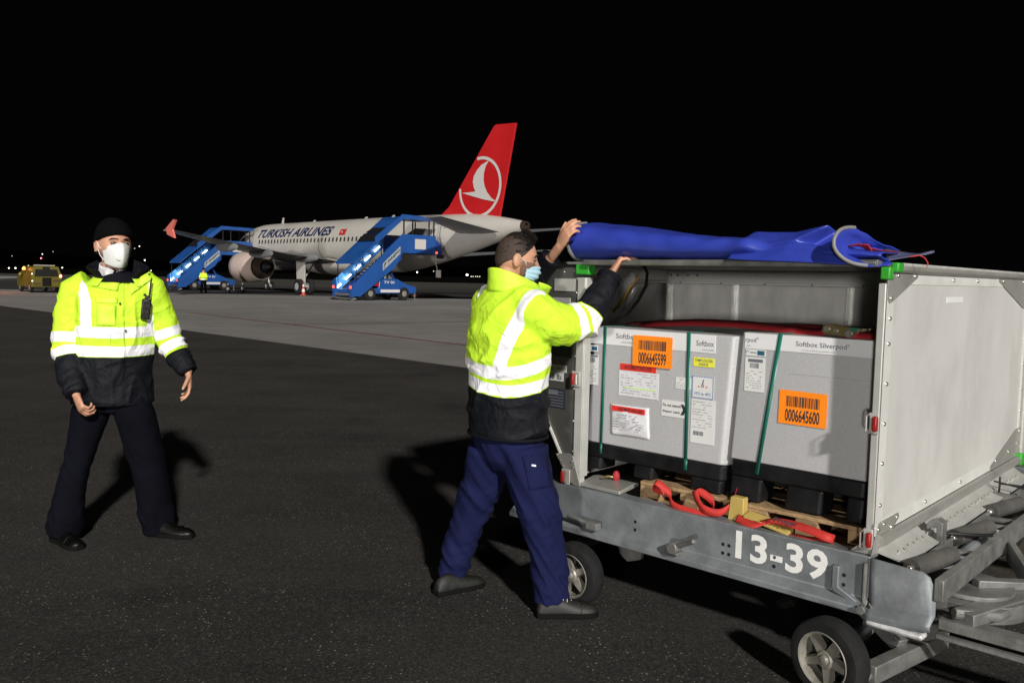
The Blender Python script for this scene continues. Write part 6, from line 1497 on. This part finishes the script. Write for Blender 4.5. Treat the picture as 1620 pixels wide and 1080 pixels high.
    a = MB(); a.grid(lambda u, v: hp(R(96 + 36 * v), R(6 + 52 * u)) + (hp(R(96 + 36 * v), R(6 + 52 * u)) - L(0, 0, -.03)).normalized() * .0012, 16, 12); a.build('stubble', mat('stubble', (.20, .105, .075), .7, var=.3, vs_=240, bump=.3, bs=260), t, solid=.0006)
    # pleated mask
    def msk(u, v):
        an = R(-66 + 132 * u); zz = -.022 - .078 * v; pl = .004 * math.sin(v * math.pi * 6)
        ry = .088 + .030 * math.cos(an) ** 2 * math.sin(math.pi * min(1, .25 + v * .7)) + pl
        return L(math.sin(an) * .068 * (1 - .15 * v), math.cos(an) * ry + .006, zz - .010 * abs(math.sin(an)) * (1 - v) + .012 * abs(math.sin(an)) * v)
    a = MB(); a.grid(msk, 22, 24); mk = a.build('face_mask', MASKB, t, solid=.002, smooth=70)
    for sg, uu in ((1, 1.), (-1, 0.)):
        for v_ in (.06,):
            p0 = V(msk(uu, v_)); p1 = L(sg * .079, .030, -.012 if v_ < .5 else -.04); p2 = L(sg * .088, -.012, .016 if v_ < .5 else -.034)
            a = MB(); a.tube([p0, p1, p2], .0018, 6); a.build('mask_strap', MASKW, mk)
man_right()
# small far figure
def far_man():
    b = gz(322, 463.5); Y = b.y; t = thing('person', 'distant worker in a hi-vis vest and dark trousers standing beside the front stairs', 'person', (b.x, b.y, 0))
    o = V((b.x, b.y, 0)); body = MB(); X, Yv = V((1, 0, 0)), V((0, 1, 0))
    def P(x, y, z): return o + V((x, y, z))
    body.sphere(P(.02, 0, 1.68), (.085, .1, .13), 14, 10); body.loft([P(.01, 0, 1.58), P(.01, 0, 1.48)], [.06, .07], X)
    body.loft([P(0, 0, 1.46), P(0, 0, 1.2), P(0, 0, .95)], [(.17, .11), (.16, .11), (.15, .11)], X)
    for sg in (1, -1):
        body.loft([P(sg * .09, 0, .95), P(sg * .13, .02, .5), P(sg * .17, 0, .08)], [.09, .06, .045], X); body.loft([P(sg * .18, 0, 1.42), P(sg * .25, -.02, 1.15), P(sg * .22, .1, .92)], [.05, .042, .032], X)
        hand(body, P(sg * .22, .1, .92), (0, .1, -1), (-sg, 0, 0), sg, (.2, .3, .3), 1.0)
    bo = place(fuse(body, .014, 2), 'body', SKIN2, t)
    j = MB(); j.loft([P(0, 0, 1.5), P(0, 0, 1.38), P(0, 0, 1.15), P(0, 0, .88)], [(.11, .09), (.21, .14), (.20, .14), (.21, .15)], X)
    for sg in (1, -1): j.loft([P(sg * .17, 0, 1.42), P(sg * .26, -.02, 1.15), P(sg * .23, .08, .95)], [.075, .07, .055], X)
    me = fuse(j, .016, 3); Q = coords(me); z = Q[:, 2]
    attr(me, 'tape', np.where(np.abs(Q[:, 0] - b.x) < .2, .035 - np.abs(z - 1.0), -1)); attr(me, 'dark', np.where(z > 1.0, -1, np.maximum(.96 - z, -1)) + .0 + np.where((z < 1.16) & (z > 1.04), 1., 0)); attr(me, 'seam', np.full(len(Q), -1.)); place(me, 'jacket', JACK, t)
    j = MB(); j.loft([P(0, 0, .98), P(0, 0, .88)], [(.17, .13), (.18, .13)], X)
    for sg in (1, -1): j.loft([P(sg * .09, 0, .88), P(sg * .13, .02, .5), P(sg * .17, 0, .1)], [.11, .09, .075], X)
    place(fuse(j, .016, 3), 'trousers', TROU1, t)
    for sg in (1, -1): a = MB(); a.sphere(P(sg * .18, -.05, .05), (.05, .13, .05), 10, 8); a.build('shoe', LEATH, t)
    a = MB(); a.sphere(P(.02, 0, 1.73), (.1, .115, .1), 12, 8); a.build('cap', KNIT, t)
far_man()
